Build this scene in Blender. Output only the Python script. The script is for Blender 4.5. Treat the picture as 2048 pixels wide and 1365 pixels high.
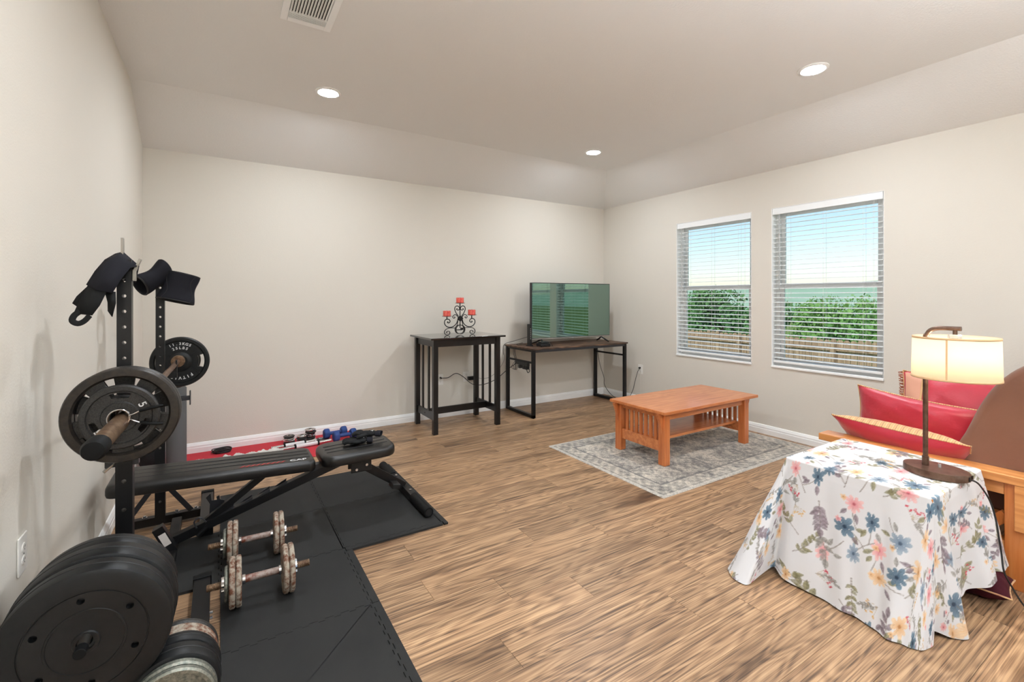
import bpy, bmesh, math, random
import numpy as np
from mathutils import Vector, Matrix, Euler
PI = math.pi
R = math.radians
for o in list(bpy.data.objects):
    bpy.data.objects.remove(o)
scene = bpy.context.scene
COL = scene.collection
random.seed(11)
rng = np.random.default_rng(5)

def lin(c, a=1.0):
    def f(v):
        v /= 255.0
        return v / 12.92 if v <= 0.04045 else ((v + 0.055) / 1.055) ** 2.4
    return (f(c[0]), f(c[1]), f(c[2]), a)

# ------------------------------------------------------------------ camera
EYE = 1.28
cam_d = bpy.data.cameras.new('camera')
cam_d.sensor_width = 36.0
cam_d.lens = 934.7 / 2048 * 36.0
cam_d.shift_y = (596 - 682.5) / 2048
cam_d.clip_start = 0.05
cam_d.clip_end = 800
cam = bpy.data.objects.new('camera', cam_d)
cam.location = (0, 0, EYE)
cam.rotation_euler = (PI / 2, 0, -R(32.0))
COL.objects.link(cam)
scene.camera = cam

# ------------------------------------------------------------------ sky, sun, exposure
world = bpy.data.worlds.new('sky')
scene.world = world
world.use_nodes = True
wn, wl = world.node_tree.nodes, world.node_tree.links
wn.clear()
w_out = wn.new('ShaderNodeOutputWorld')
w_bg = wn.new('ShaderNodeBackground')
w_sky = wn.new('ShaderNodeTexSky')
w_sky.sky_type = 'NISHITA'
w_sky.sun_disc = False
w_sky.sun_elevation = R(48)
w_sky.sun_rotation = R(-80)
w_sky.air_density = 1.0
w_sky.dust_density = 0.7
w_sky.ozone_density = 1.2
w_bg.inputs['Strength'].default_value = 0.18
wl.new(w_sky.outputs[0], w_bg.inputs['Color'])
wl.new(w_bg.outputs[0], w_out.inputs['Surface'])

sun_d = bpy.data.lights.new('sun', 'SUN')
sun_d.energy = 3.6
sun_d.angle = R(1.0)
sun_d.color = (1.0, 0.96, 0.9)
sun = bpy.data.objects.new('sun', sun_d)
sun.rotation_euler = Vector((0.62, 0.25, -0.78)).to_track_quat('-Z', 'Y').to_euler()
COL.objects.link(sun)

CAN_POWER = 470.0      # radiance of the recessed LED lenses
FILL_POWER = 640.0    # radiance of the unseen uplights added to brighten ceiling and walls
LAMP_POWER = 110.0      # radiance of the table lamp bulb
vs = scene.view_settings
vs.view_transform = 'Standard'
vs.look = 'None'
vs.exposure = 0.1
vs.gamma = 1.0
vs.use_curve_mapping = False

# ------------------------------------------------------------------ helpers
ORG = {}

def tag(o, label=None, cat=None, group=None, kind=None):
    if label: o['label'] = label
    if cat: o['category'] = cat
    if group: o['group'] = group
    if kind: o['kind'] = kind
    return o

def root(name, label, cat, loc=(0, 0, 0), rot=(0, 0, 0), group=None, local=False, kind=None):
    o = bpy.data.objects.new(name, None)
    o.empty_display_size = 0.05
    o.location = loc
    o.rotation_euler = rot
    COL.objects.link(o)
    ORG[o.name] = Vector((0, 0, 0)) if local else Vector(loc)
    return tag(o, label, cat, group, kind)

def frame_from(d, up=(0, 0, 1)):
    z = Vector(d).normalized()
    u = Vector(up)
    if abs(z.dot(u)) > 0.999: u = Vector((0, 1, 0))
    x = u.cross(z).normalized()
    y = z.cross(x)
    return Matrix((x, y, z)).transposed().to_4x4()

def catmull(pts, n=8, closed=False):
    P = [Vector(p) for p in pts]
    out = []
    N = len(P)
    rngs = range(N if closed else N - 1)
    for i in rngs:
        p1, p2 = P[i], P[(i + 1) % N]
        p0 = P[i - 1] if (i > 0 or closed) else p1 * 2 - p2
        p3 = P[(i + 2) % N] if (i + 2 < N or closed) else p2 * 2 - p1
        for k in range(n):
            t = k / n
            out.append(0.5 * ((2 * p1) + (p2 - p0) * t + (2 * p0 - 5 * p1 + 4 * p2 - p3) * t * t + (3 * p1 - p0 - 3 * p2 + p3) * t ** 3))
    if not closed: out.append(P[-1].copy())
    return out

class MB:
    def __init__(s):
        s.bm = bmesh.new()
    def box(s, c, d, rot=None):
        M = Matrix.Translation(Vector(c))
        if rot is not None: M = M @ (rot if isinstance(rot, Matrix) else Euler(rot).to_matrix().to_4x4())
        bmesh.ops.create_cube(s.bm, size=1.0, matrix=M @ Matrix.Diagonal((d[0], d[1], d[2], 1)))
        return s
    def bx(s, x0, x1, y0, y1, z0, z1):
        return s.box(((x0 + x1) / 2, (y0 + y1) / 2, (z0 + z1) / 2), (x1 - x0, y1 - y0, z1 - z0))
    def bar(s, p0, p1, w, h, up=(0, 0, 1)):
        p0, p1 = Vector(p0), Vector(p1)
        M = Matrix.Translation((p0 + p1) / 2) @ frame_from(p1 - p0, up) @ Matrix.Diagonal((w, h, (p1 - p0).length, 1))
        bmesh.ops.create_cube(s.bm, size=1.0, matrix=M)
        return s
    def cyl(s, p0, p1, r, r2=None, n=20):
        p0, p1 = Vector(p0), Vector(p1)
        M = Matrix.Translation((p0 + p1) / 2) @ frame_from(p1 - p0)
        bmesh.ops.create_cone(s.bm, cap_ends=True, segments=n, radius1=r, radius2=r if r2 is None else r2, depth=(p1 - p0).length, matrix=M)
        return s
    def sph(s, c, r, scale=(1, 1, 1), n=16, rot=None):
        M = Matrix.Translation(Vector(c))
        if rot is not None: M = M @ Euler(rot).to_matrix().to_4x4()
        bmesh.ops.create_uvsphere(s.bm, u_segments=n, v_segments=max(6, n // 2), radius=r, matrix=M @ Matrix.Diagonal((*scale, 1)))
        return s
    def tube(s, pts, r, n=8, closed=False, flat=None):
        P = [Vector(p) for p in pts]
        N = len(P)
        rr = r if isinstance(r, (list, tuple)) else [r] * N
        prev = None
        rings = []
        for i in range(N):
            if closed: t = P[(i + 1) % N] - P[i - 1]
            else: t = P[min(i + 1, N - 1)] - P[max(i - 1, 0)]
            if t.length < 1e-9: t = Vector((0, 0, 1))
            t.normalize()
            if prev is None:
                a = Vector((0, 0, 1)) if abs(t.z) < 0.9 else Vector((0, 1, 0))
                u = a.cross(t).normalized()
            else:
                u = (prev - t * prev.dot(t))
                u = u.normalized() if u.length > 1e-6 else prev
            prev = u
            v = t.cross(u)
            fu, fv = flat if flat else (1, 1)
            rings.append([s.bm.verts.new(P[i] + (u * math.cos(2 * PI * k / n) * fu + v * math.sin(2 * PI * k / n) * fv) * rr[i]) for k in range(n)])
        M = N if closed else N - 1
        for i in range(M):
            a, b = rings[i], rings[(i + 1) % N]
            for k in range(n):
                s.bm.faces.new((a[k], a[(k + 1) % n], b[(k + 1) % n], b[k]))
        if not closed:
            s.bm.faces.new(rings[0][::-1])
            s.bm.faces.new(rings[-1])
        return s
    def lathe(s, prof, n=40, M=None, arc=1.0):
        M = M or Matrix()
        rings = []
        for (r, z) in prof:
            if r < 1e-6: rings.append([s.bm.verts.new(M @ Vector((0, 0, z)))])
            else: rings.append([s.bm.verts.new(M @ Vector((r * math.cos(2 * PI * k / n), r * math.sin(2 * PI * k / n), z))) for k in range(n)])
        for i in range(len(rings) - 1):
            a, b = rings[i], rings[i + 1]
            for k in range(n):
                k2 = (k + 1) % n
                if len(a) == 1 and len(b) == 1: continue
                if len(a) == 1: s.bm.faces.new((a[0], b[k], b[k2]))
                elif len(b) == 1: s.bm.faces.new((a[k], a[k2], b[0]))
                else: s.bm.faces.new((a[k], a[k2], b[k2], b[k]))
        return s
    def prism(s, poly, z0, z1, M=None):
        M = M or Matrix()
        lo = [s.bm.verts.new(M @ Vector((p[0], p[1], z0))) for p in poly]
        hi = [s.bm.verts.new(M @ Vector((p[0], p[1], z1))) for p in poly]
        s.bm.faces.new(lo[::-1])
        s.bm.faces.new(hi)
        n = len(poly)
        for i in range(n):
            s.bm.faces.new((lo[i], lo[(i + 1) % n], hi[(i + 1) % n], hi[i]))
        return s
    def grid(s, fn, nu, nv, wrap=False):
        vs_ = [[s.bm.verts.new(Vector(fn(i / nu, j / nv))) for j in range(nv + 1)] for i in range(nu if wrap else nu + 1)]
        for i in range(nu):
            i2 = (i + 1) % nu if wrap else i + 1
            for j in range(nv):
                s.bm.faces.new((vs_[i][j], vs_[i2][j], vs_[i2][j + 1], vs_[i][j + 1]))
        return s
    def build(s, name, mat, parent=None, bevel=0.0, seg=2, smooth=35, loc=None, recalc=True, solid=0.0, sub=0):
        if recalc: bmesh.ops.recalc_face_normals(s.bm, faces=s.bm.faces)
        me = bpy.data.meshes.new(name)
        s.bm.to_mesh(me)
        s.bm.free()
        return obj(name, me, mat, parent, bevel, seg, smooth, loc, solid, sub)

def obj(name, me, mat, parent=None, bevel=0.0, seg=2, smooth=35, loc=None, solid=0.0, sub=0):
    o = bpy.data.objects.new(name, me)
    COL.objects.link(o)
    if mat: me.materials.append(mat)
    if parent is not None:
        g = ORG[parent.name]
        if g.length: me.transform(Matrix.Translation(-g))
        o.parent = parent
        ORG[o.name] = g
    elif loc is not None:
        me.transform(Matrix.Translation(-Vector(loc)))
        o.location = loc
        ORG[o.name] = Vector(loc)
    else:
        ORG[o.name] = Vector((0, 0, 0))
    if smooth:
        for p in me.polygons: p.use_smooth = True
        me.set_sharp_from_angle(angle=R(smooth))
    if solid:
        m = o.modifiers.new('thickness', 'SOLIDIFY'); m.thickness = solid; m.offset = 0
    if bevel:
        m = o.modifiers.new('bevel', 'BEVEL'); m.width = bevel; m.segments = seg; m.limit_method = 'ANGLE'; m.angle_limit = R(40); m.harden_normals = bool(smooth)
    if sub:
        m = o.modifiers.new('subdivision', 'SUBSURF'); m.levels = sub; m.render_levels = sub
    return o

def cut(o, bm_cut):
    me = bpy.data.meshes.new('cut'); bm_cut.bm.to_mesh(me); bm_cut.bm.free()
    c = bpy.data.objects.new('cut', me); COL.objects.link(c)
    c.parent = o.parent
    m = o.modifiers.new('cut', 'BOOLEAN'); m.operation = 'DIFFERENCE'; m.object = c; m.solver = 'EXACT'
    bpy.context.view_layer.update()
    dg = bpy.context.evaluated_depsgraph_get()
    new = bpy.data.meshes.new_from_object(o.evaluated_get(dg))
    o.modifiers.clear()
    old = o.data
    o.data = new
    new.name = old.name
    for p in new.polygons: p.use_smooth = True
    new.set_sharp_from_angle(angle=R(35))
    bpy.data.objects.remove(c); bpy.data.meshes.remove(me); bpy.data.meshes.remove(old)
    return o

def lettering(txt, size, mat, parent, M, depth=0.0006, name='lettering', shear=0.0, sx=1.0, bold=0.0):
    cu = bpy.data.curves.new('txt', 'FONT')
    cu.body = txt; cu.size = size; cu.align_x = 'CENTER'; cu.align_y = 'CENTER'; cu.extrude = depth; cu.shear = shear; cu.offset = bold
    t = bpy.data.objects.new('txt', cu); COL.objects.link(t)
    bpy.context.view_layer.update()
    me = bpy.data.meshes.new_from_object(t.evaluated_get(bpy.context.evaluated_depsgraph_get()))
    bpy.data.objects.remove(t); bpy.data.curves.remove(cu)
    me.transform(M @ Matrix.Diagonal((sx, 1, 1, 1)))
    me.materials.clear()
    return obj(name, me, mat, parent, smooth=0)

def copy_tree(o, parent=None):
    c = o.copy(); COL.objects.link(c); c.parent = parent
    ORG[c.name] = ORG.get(o.name, Vector((0, 0, 0)))
    for ch in list(o.children): copy_tree(ch, c)
    return c

# ------------------------------------------------------------------ materials
def nm(name):
    m = bpy.data.materials.new(name); m.use_nodes = True
    nt = m.node_tree
    return m, nt, nt.nodes['Principled BSDF']

def pm(name, col, rough=0.5, metal=0.0, spec=0.5, bump=None, var=None, coat=0.0, sheen=0.0):
    m, nt, b = nm(name)
    b.inputs['Base Color'].default_value = lin(col)
    b.inputs['Roughness'].default_value = rough
    b.inputs['Metallic'].default_value = metal
    b.inputs['Specular IOR Level'].default_value = spec
    if coat: b.inputs['Coat Weight'].default_value = coat; b.inputs['Coat Roughness'].default_value = 0.12
    if sheen: b.inputs['Sheen Weight'].default_value = sheen
    tc = nt.nodes.new('ShaderNodeTexCoord')
    if var:   # (scale, colour2, contrast, detail)
        n = nt.nodes.new('ShaderNodeTexNoise'); n.inputs['Scale'].default_value = var[0]; n.inputs['Detail'].default_value = 6; n.inputs['Roughness'].default_value = 0.65
        nt.links.new(tc.outputs['Object'], n.inputs['Vector'])
        cr = nt.nodes.new('ShaderNodeValToRGB')
        cr.color_ramp.elements[0].position = 0.5 - var[2]; cr.color_ramp.elements[1].position = 0.5 + var[2]
        cr.color_ramp.elements[0].color = lin(col); cr.color_ramp.elements[1].color = lin(var[1])
        nt.links.new(n.outputs['Fac'], cr.inputs['Fac']); nt.links.new(cr.outputs['Color'], b.inputs['Base Color'])
    if bump:  # (scale, strength, distance)
        n2 = nt.nodes.new('ShaderNodeTexNoise'); n2.inputs['Scale'].default_value = bump[0]; n2.inputs['Detail'].default_value = 4
        nt.links.new(tc.outputs['Object'], n2.inputs['Vector'])
        bp = nt.nodes.new('ShaderNodeBump'); bp.inputs['Strength'].default_value = bump[1]; bp.inputs['Distance'].default_value = bump[2]
        nt.links.new(n2.outputs['Fac'], bp.inputs['Height']); nt.links.new(bp.outputs['Normal'], b.inputs['Normal'])
    return m

def emit(name, col, strength):
    m = bpy.data.materials.new(name); m.use_nodes = True
    nt = m.node_tree; nt.nodes.clear()
    e = nt.nodes.new('ShaderNodeEmission'); o = nt.nodes.new('ShaderNodeOutputMaterial')
    e.inputs['Color'].default_value = lin(col); e.inputs['Strength'].default_value = strength
    nt.links.new(e.outputs[0], o.inputs['Surface'])
    return m

def wood(name, dark, mid, light, scale=(2.0, 26.0, 26.0), rough=0.4, per_object=0.0, contrast=0.22, rings=0.35, bump=0.15, coat=0.0, knots=False, ringscale=9.0, distort=0.5, ringmap=None):
    m, nt, b = nm(name)
    N, L = nt.nodes, nt.links
    tc = N.new('ShaderNodeTexCoord')
    oi = N.new('ShaderNodeObjectInfo')
    ml = N.new('ShaderNodeVectorMath'); ml.operation = 'SCALE'
    cx = N.new('ShaderNodeCombineXYZ')
    for k, f in enumerate((37.0, 91.0, 53.0)):
        q = N.new('ShaderNodeMath'); q.operation = 'MULTIPLY'; q.inputs[1].default_value = f if per_object else 0.0
        L.new(oi.outputs['Random'], q.inputs[0]); L.new(q.outputs[0], cx.inputs[k])
    ad = N.new('ShaderNodeVectorMath'); ad.operation = 'ADD'
    L.new(tc.outputs['Object'], ad.inputs[0]); L.new(cx.outputs[0], ad.inputs[1])
    mp = N.new('ShaderNodeMapping'); mp.inputs['Scale'].default_value = scale
    L.new(ad.outputs[0], mp.inputs['Vector'])
    n1 = N.new('ShaderNodeTexNoise'); n1.inputs['Scale'].default_value = 1.6; n1.inputs['Detail'].default_value = 9; n1.inputs['Roughness'].default_value = 0.62; n1.inputs['Distortion'].default_value = distort
    L.new(mp.outputs[0], n1.inputs['Vector'])
    # cathedral figure: contour lines of a slow stretched noise
    mp2 = N.new('ShaderNodeMapping'); mp2.inputs['Scale'].default_value = ringmap or (scale[0] * 0.75, scale[1] * 0.16, scale[2] * 0.16)
    L.new(ad.outputs[0], mp2.inputs['Vector'])
    n2 = N.new('ShaderNodeTexNoise'); n2.inputs['Scale'].default_value = 1.3; n2.inputs['Detail'].default_value = 1.5
    L.new(mp2.outputs[0], n2.inputs['Vector'])
    mu = N.new('ShaderNodeMath'); mu.operation = 'MULTIPLY'; mu.inputs[1].default_value = ringscale * 2 * PI
    L.new(n2.outputs['Fac'], mu.inputs[0])
    si = N.new('ShaderNodeMath'); si.operation = 'SINE'; L.new(mu.outputs[0], si.inputs[0])
    mr = N.new('ShaderNodeMath'); mr.operation = 'MULTIPLY'; mr.inputs[1].default_value = rings * 0.16; L.new(si.outputs[0], mr.inputs[0])
    su = N.new('ShaderNodeMath'); su.operation = 'ADD'; L.new(n1.outputs['Fac'], su.inputs[0]); L.new(mr.outputs[0], su.inputs[1])
    cr = N.new('ShaderNodeValToRGB')
    e = cr.color_ramp.elements
    e[0].position = 0.5 - contrast; e[0].color = lin(dark)
    e[1].position = 0.5 + contrast; e[1].color = lin(light)
    k = e.new(0.5); k.color = lin(mid)
    L.new(su.outputs[0], cr.inputs['Fac'])
    colour = cr.outputs['Color']
    if knots:
        mp3 = N.new('ShaderNodeMapping'); mp3.inputs['Scale'].default_value = (1.1, 4.5, 4.5); L.new(ad.outputs[0], mp3.inputs['Vector'])
        n3 = N.new('ShaderNodeTexNoise'); n3.inputs['Scale'].default_value = 1.4; n3.inputs['Detail'].default_value = 3; L.new(mp3.outputs[0], n3.inputs['Vector'])
        r3 = N.new('ShaderNodeMapRange'); r3.inputs['From Min'].default_value = 0.56; r3.inputs['From Max'].default_value = 0.74; r3.inputs['To Max'].default_value = 0.8; L.new(n3.outputs['Fac'], r3.inputs['Value'])
        mx = N.new('ShaderNodeMixRGB'); mx.blend_type = 'MULTIPLY'; mx.inputs['Color2'].default_value = lin((118, 98, 84)); L.new(r3.outputs[0], mx.inputs['Fac']); L.new(colour, mx.inputs['Color1'])
        colour = mx.outputs[0]
    if per_object:
        hs = N.new('ShaderNodeHueSaturation')
        rv = N.new('ShaderNodeMapRange'); rv.inputs['To Min'].default_value = 1 - per_object; rv.inputs['To Max'].default_value = 1 + per_object * 0.7
        L.new(oi.outputs['Random'], rv.inputs['Value']); L.new(rv.outputs[0], hs.inputs['Value']); L.new(colour, hs.inputs['Color'])
        colour = hs.outputs['Color']
    L.new(colour, b.inputs['Base Color'])
    b.inputs['Roughness'].default_value = rough
    if coat: b.inputs['Coat Weight'].default_value = coat; b.inputs['Coat Roughness'].default_value = 0.15
    if bump:
        bp = N.new('ShaderNodeBump'); bp.inputs['Strength'].default_value = bump; bp.inputs['Distance'].default_value = 0.001
        L.new(n1.outputs['Fac'], bp.inputs['Height']); L.new(bp.outputs['Normal'], b.inputs['Normal'])
    return m

M = {}
M['wall'] = pm('wall_paint', (221, 215, 204), 0.9, spec=0.15, bump=(130, 0.35, 0.0016))
M['ceiling'] = pm('ceiling_paint', (238, 237, 234), 0.95, spec=0.1, bump=(95, 0.6, 0.0026))
M['white'] = pm('white_trim_paint', (250, 250, 248), 0.45)
M['vinyl'] = pm('white_vinyl', (244, 244, 242), 0.35)
M['slat'] = pm('blind_slat_white', (243, 244, 243), 0.4)
M['cord'] = pm('blind_cord', (228, 228, 222), 0.8)
M['plastic_w'] = pm('outlet_plastic', (238, 235, 228), 0.35)
M['dark'] = pm('dark_gap', (20, 18, 16), 0.9)
M['plank'] = wood('oak_plank', (82, 61, 44), (156, 122, 91), (197, 162, 124), scale=(1.0, 95, 95), rough=0.4, per_object=0.2, contrast=0.18, rings=0.34, bump=0.18, knots=True, ringscale=10, distort=0.12, ringmap=(1.4, 9, 9))
M['subfloor'] = pm('floor_seam', (70, 54, 42), 0.8)
M['cherry'] = wood('orange_cherry_wood', (170, 90, 46), (204, 124, 72), (222, 150, 96), scale=(1.6, 24, 24), rough=0.3, contrast=0.3, rings=0.3, bump=0.05, coat=0.35)
M['cherry_v'] = wood('orange_cherry_upright', (166, 86, 42), (198, 114, 62), (216, 140, 86), scale=(24, 24, 1.6), rough=0.32, contrast=0.3, rings=0.3, bump=0.05, coat=0.3)
M['oak_y'] = wood('honey_futon_wood', (176, 106, 54), (208, 142, 82), (226, 168, 108), scale=(24, 1.6, 24), rough=0.35, contrast=0.3, rings=0.3, bump=0.05, coat=0.2)
M['oak_z'] = wood('honey_futon_upright', (168, 92, 42), (196, 118, 60), (214, 142, 82), scale=(24, 24, 1.6), rough=0.35, contrast=0.3, rings=0.3, bump=0.05, coat=0.2)
M['rustic'] = wood('rustic_brown_board', (44, 30, 24), (88, 62, 46), (132, 98, 74), scale=(1.6, 22, 22), rough=0.45, contrast=0.2, rings=0.6)
M['blackwood'] = pm('black_painted_wood', (16, 15, 15), 0.3, spec=0.5, bump=(60, 0.1, 0.001))
M['blackgloss'] = pm('black_gloss_top', (16, 15, 15), 0.07, spec=0.6, coat=0.5)
M['steel_b'] = pm('black_powder_steel', (12, 12, 14), 0.38, spec=0.42, bump=(300, 0.05, 0.0005))
M['steel_g'] = pm('grey_black_tube', (52, 52, 55), 0.35, metal=0.2)
M['steel'] = pm('bright_steel', (170, 166, 160), 0.28, metal=1.0, bump=(220, 0.1, 0.0005))
M['chrome'] = pm('chrome', (214, 214, 216), 0.12, metal=1.0)
M['bolt'] = pm('bolt_zinc', (200, 200, 202), 0.22, metal=1.0)
M['rubber'] = pm('black_rubber', (11, 12, 13), 0.6, spec=0.18, bump=(400, 0.1, 0.0006))
M['vinylplate'] = pm('black_vinyl_weight', (13, 15, 16), 0.45, spec=0.36, var=(45, (22, 23, 24), 0.2), bump=(350, 0.08, 0.0005))
M['iron'] = pm('hammertone_iron', (34, 34, 34), 0.42, metal=0.5, var=(300, (66, 64, 62), 0.14), bump=(420, 0.5, 0.0008))
M['ironrust'] = pm('worn_iron_rim', (40, 38, 36), 0.42, metal=0.5, var=(60, (60, 53, 47), 0.16), bump=(380, 0.5, 0.0008))
M['green_iron'] = pm('green_grey_iron', (92, 98, 92), 0.4, metal=0.6, var=(120, (150, 150, 138), 0.16), bump=(380, 0.4, 0.0008))
M['rust'] = pm('rusty_white_plate', (104, 60, 36), 0.75, metal=0.1, var=(46, (170, 160, 144), 0.09), bump=(160, 0.5, 0.001))
M['rustbar'] = pm('rusty_handle', (112, 56, 36), 0.6, metal=0.3, var=(22, (166, 152, 144), 0.1), bump=(300, 0.3, 0.0008))
M['sleeve'] = pm('worn_bar_sleeve', (150, 124, 98), 0.34, metal=0.55, var=(34, (92, 66, 48), 0.16), bump=(180, 0.15, 0.0006))
M['barsteel'] = pm('copper_tinted_bar', (150, 118, 96), 0.35, metal=0.85, var=(60, (96, 70, 54), 0.2))
M['leather'] = pm('black_bench_vinyl', (15, 14, 14), 0.36, spec=0.55, bump=(260, 0.15, 0.0008))
M['neoprene'] = pm('black_neoprene', (30, 30, 36), 0.85, spec=0.2, bump=(500, 0.2, 0.0006))
M['nylon'] = pm('black_nylon_strap', (22, 23, 24), 0.75, spec=0.25, bump=(500, 0.3, 0.0006))
M['piping'] = pm('sleeve_piping', (12, 12, 14), 0.6)
M['print_w'] = pm('white_print', (222, 222, 222), 0.6)
M['print_r'] = pm('red_print', (176, 62, 58), 0.6)
M['sticker'] = pm('sticker_white', (214, 206, 200), 0.6)
M['mat'] = pm('black_foam_tile', (33, 33, 33), 0.75, spec=0.3, var=(3.0, (42, 42, 41), 0.2), bump=(700, 0.5, 0.0012))
M['yoga'] = pm('red_yoga_mat', (196, 58, 68), 0.8, spec=0.2, bump=(600, 0.2, 0.0006))
M['blue'] = pm('blue_neoprene', (48, 74, 132), 0.6, spec=0.3)
M['roller'] = pm('charcoal_foam_roller', (92, 92, 92), 0.75, spec=0.25)
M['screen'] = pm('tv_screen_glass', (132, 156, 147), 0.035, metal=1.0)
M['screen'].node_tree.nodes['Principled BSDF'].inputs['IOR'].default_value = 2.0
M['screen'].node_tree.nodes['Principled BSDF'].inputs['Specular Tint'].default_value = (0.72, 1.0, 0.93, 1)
M['bezel'] = pm('tv_bezel', (22, 20, 20), 0.35)
M['silver'] = pm('tv_silver_edge', (165, 160, 155), 0.35, metal=0.8)
M['blackplastic'] = pm('black_plastic', (20, 20, 21), 0.4)
M['cable'] = pm('black_cable', (18, 18, 18), 0.55)
M['whitecable'] = pm('white_cable', (214, 206, 196), 0.6)
M['wrought'] = pm('wrought_iron_black', (22, 19, 18), 0.35, metal=0.4)
M['red_satin'] = pm('red_satin', (176, 22, 48), 0.38, spec=0.5, sheen=0.5, bump=(22, 0.5, 0.006))
M['brown'] = pm('brown_futon_cover', (116, 80, 64), 0.75, spec=0.2, sheen=0.2, bump=(9, 0.35, 0.01))
M['burgundy'] = pm('burgundy_velvet', (62, 16, 26), 0.85, spec=0.2)
M['bronze'] = pm('brushed_bronze', (122, 98, 84), 0.33, metal=0.7, var=(30, (84, 60, 48), 0.2))
M['fringe'] = pm('gold_red_fringe', (176, 110, 66), 0.85, var=(120, (128, 52, 44), 0.1))
M['trimtan'] = pm('tan_pillow_border', (206, 152, 128), 0.7)
M['film'] = pm('crumpled_clear_film', (222, 218, 212), 0.2, spec=0.7)
M['fence'] = wood('cedar_fence', (120, 98, 78), (158, 134, 108), (186, 164, 136), scale=(20, 20, 1.2), rough=0.85, per_object=0.12, rings=0.3, contrast=0.25)
M['lawn'] = pm('lawn', (92, 118, 60), 0.95, spec=0.1, var=(1.2, (122, 138, 78), 0.2))
M['bark'] = pm('bark', (88, 74, 62), 0.95, var=(14, (60, 50, 42), 0.2))
M['leaf1'] = pm('foliage_green', (86, 136, 66), 0.7, var=(0.8, (128, 168, 88), 0.2))
M['leaf2'] = pm('foliage_dark', (62, 108, 60), 0.7, var=(0.8, (98, 142, 80), 0.2))
M['hill'] = pm('hazy_woods', (138, 166, 142), 1.0, spec=0.0, var=(0.08, (164, 190, 166), 0.2))  # pale greens carry the distance haze in the base colour
M['lens'] = emit('led_lens', (240, 247, 255), CAN_POWER)
M['fill_light'] = emit('fill_led', (240, 247, 255), FILL_POWER)
M['bulb'] = emit('warm_bulb', (255, 238, 214), LAMP_POWER)
M['crystal'] = pm('crystal_glass', (235, 235, 235), 0.08, spec=0.8)
M['crystal'].node_tree.nodes['Principled BSDF'].inputs['Transmission Weight'].default_value = 0.7

def glass_mat():
    m = bpy.data.materials.new('window_glass'); m.use_nodes = True
    nt = m.node_tree; nt.nodes.clear()
    o = nt.nodes.new('ShaderNodeOutputMaterial'); t = nt.nodes.new('ShaderNodeBsdfTransparent'); g = nt.nodes.new('ShaderNodeBsdfGlossy'); x = nt.nodes.new('ShaderNodeMixShader'); f = nt.nodes.new('ShaderNodeFresnel')
    f.inputs['IOR'].default_value = 1.35; g.inputs['Roughness'].default_value = 0.0; t.inputs['Color'].default_value = (0.96, 0.98, 0.97, 1)
    ge = nt.nodes.new('ShaderNodeNewGeometry'); iv = nt.nodes.new('ShaderNodeMath'); iv.operation = 'SUBTRACT'; iv.inputs[0].default_value = 1.0; nt.links.new(ge.outputs['Backfacing'], iv.inputs[1])
    mu = nt.nodes.new('ShaderNodeMath'); mu.operation = 'MULTIPLY'; nt.links.new(f.outputs[0], mu.inputs[0]); nt.links.new(iv.outputs[0], mu.inputs[1])
    nt.links.new(mu.outputs[0], x.inputs[0]); nt.links.new(t.outputs[0], x.inputs[1]); nt.links.new(g.outputs[0], x.inputs[2]); nt.links.new(x.outputs[0], o.inputs['Surface'])
    return m
M['glass'] = glass_mat()

def shade_mat():
    m = bpy.data.materials.new('linen_shade'); m.use_nodes = True
    nt = m.node_tree; nt.nodes.clear()
    o = nt.nodes.new('ShaderNodeOutputMaterial'); t = nt.nodes.new('ShaderNodeBsdfTranslucent'); d = nt.nodes.new('ShaderNodeBsdfDiffuse'); x = nt.nodes.new('ShaderNodeMixShader')
    t.inputs['Color'].default_value = lin((250, 242, 226)); d.inputs['Color'].default_value = lin((244, 236, 220)); x.inputs[0].default_value = 0.4
    nt.links.new(t.outputs[0], x.inputs[1]); nt.links.new(d.outputs[0], x.inputs[2]); nt.links.new(x.outputs[0], o.inputs['Surface'])
    return m
M['shade'] = shade_mat()
M['shadetape'] = pm('shade_edge_tape', (226, 190, 146), 0.8)

def stripes(name, cols, freq, axis=0, rough=0.6, sheen=0.3):
    m, nt, b = nm(name)
    tc = nt.nodes.new('ShaderNodeTexCoord'); sp = nt.nodes.new('ShaderNodeSeparateXYZ'); mu = nt.nodes.new('ShaderNodeMath'); mu.operation = 'MULTIPLY'; mu.inputs[1].default_value = freq
    fr = nt.nodes.new('ShaderNodeMath'); fr.operation = 'FRACT'; cr = nt.nodes.new('ShaderNodeValToRGB')
    nt.links.new(tc.outputs['Object'], sp.inputs[0]); nt.links.new(sp.outputs[axis], mu.inputs[0]); nt.links.new(mu.outputs[0], fr.inputs[0]); nt.links.new(fr.outputs[0], cr.inputs[0])
    cr.color_ramp.interpolation = 'CONSTANT'
    e = cr.color_ramp.elements
    while len(e) > 1: e.remove(e[-1])
    for i, (p, c) in enumerate(cols):
        k = e[0] if i == 0 else e.new(p)
        k.position = p; k.color = lin(c)
    nt.links.new(cr.outputs[0], b.inputs['Base Color']); b.inputs['Roughness'].default_value = rough; b.inputs['Sheen Weight'].default_value = sheen
    return m
M['goldstripe'] = stripes('gold_striped_brocade', [(0, (208, 166, 112)), (.3, (190, 128, 92)), (.36, (216, 178, 126)), (.6, (168, 104, 78)), (.66, (204, 160, 108)), (.92, (140, 88, 68))], 34)
M['candle'] = pm('red_streaked_wax', (204, 44, 44), 0.5, var=(60, (226, 110, 90), 0.12))

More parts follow.
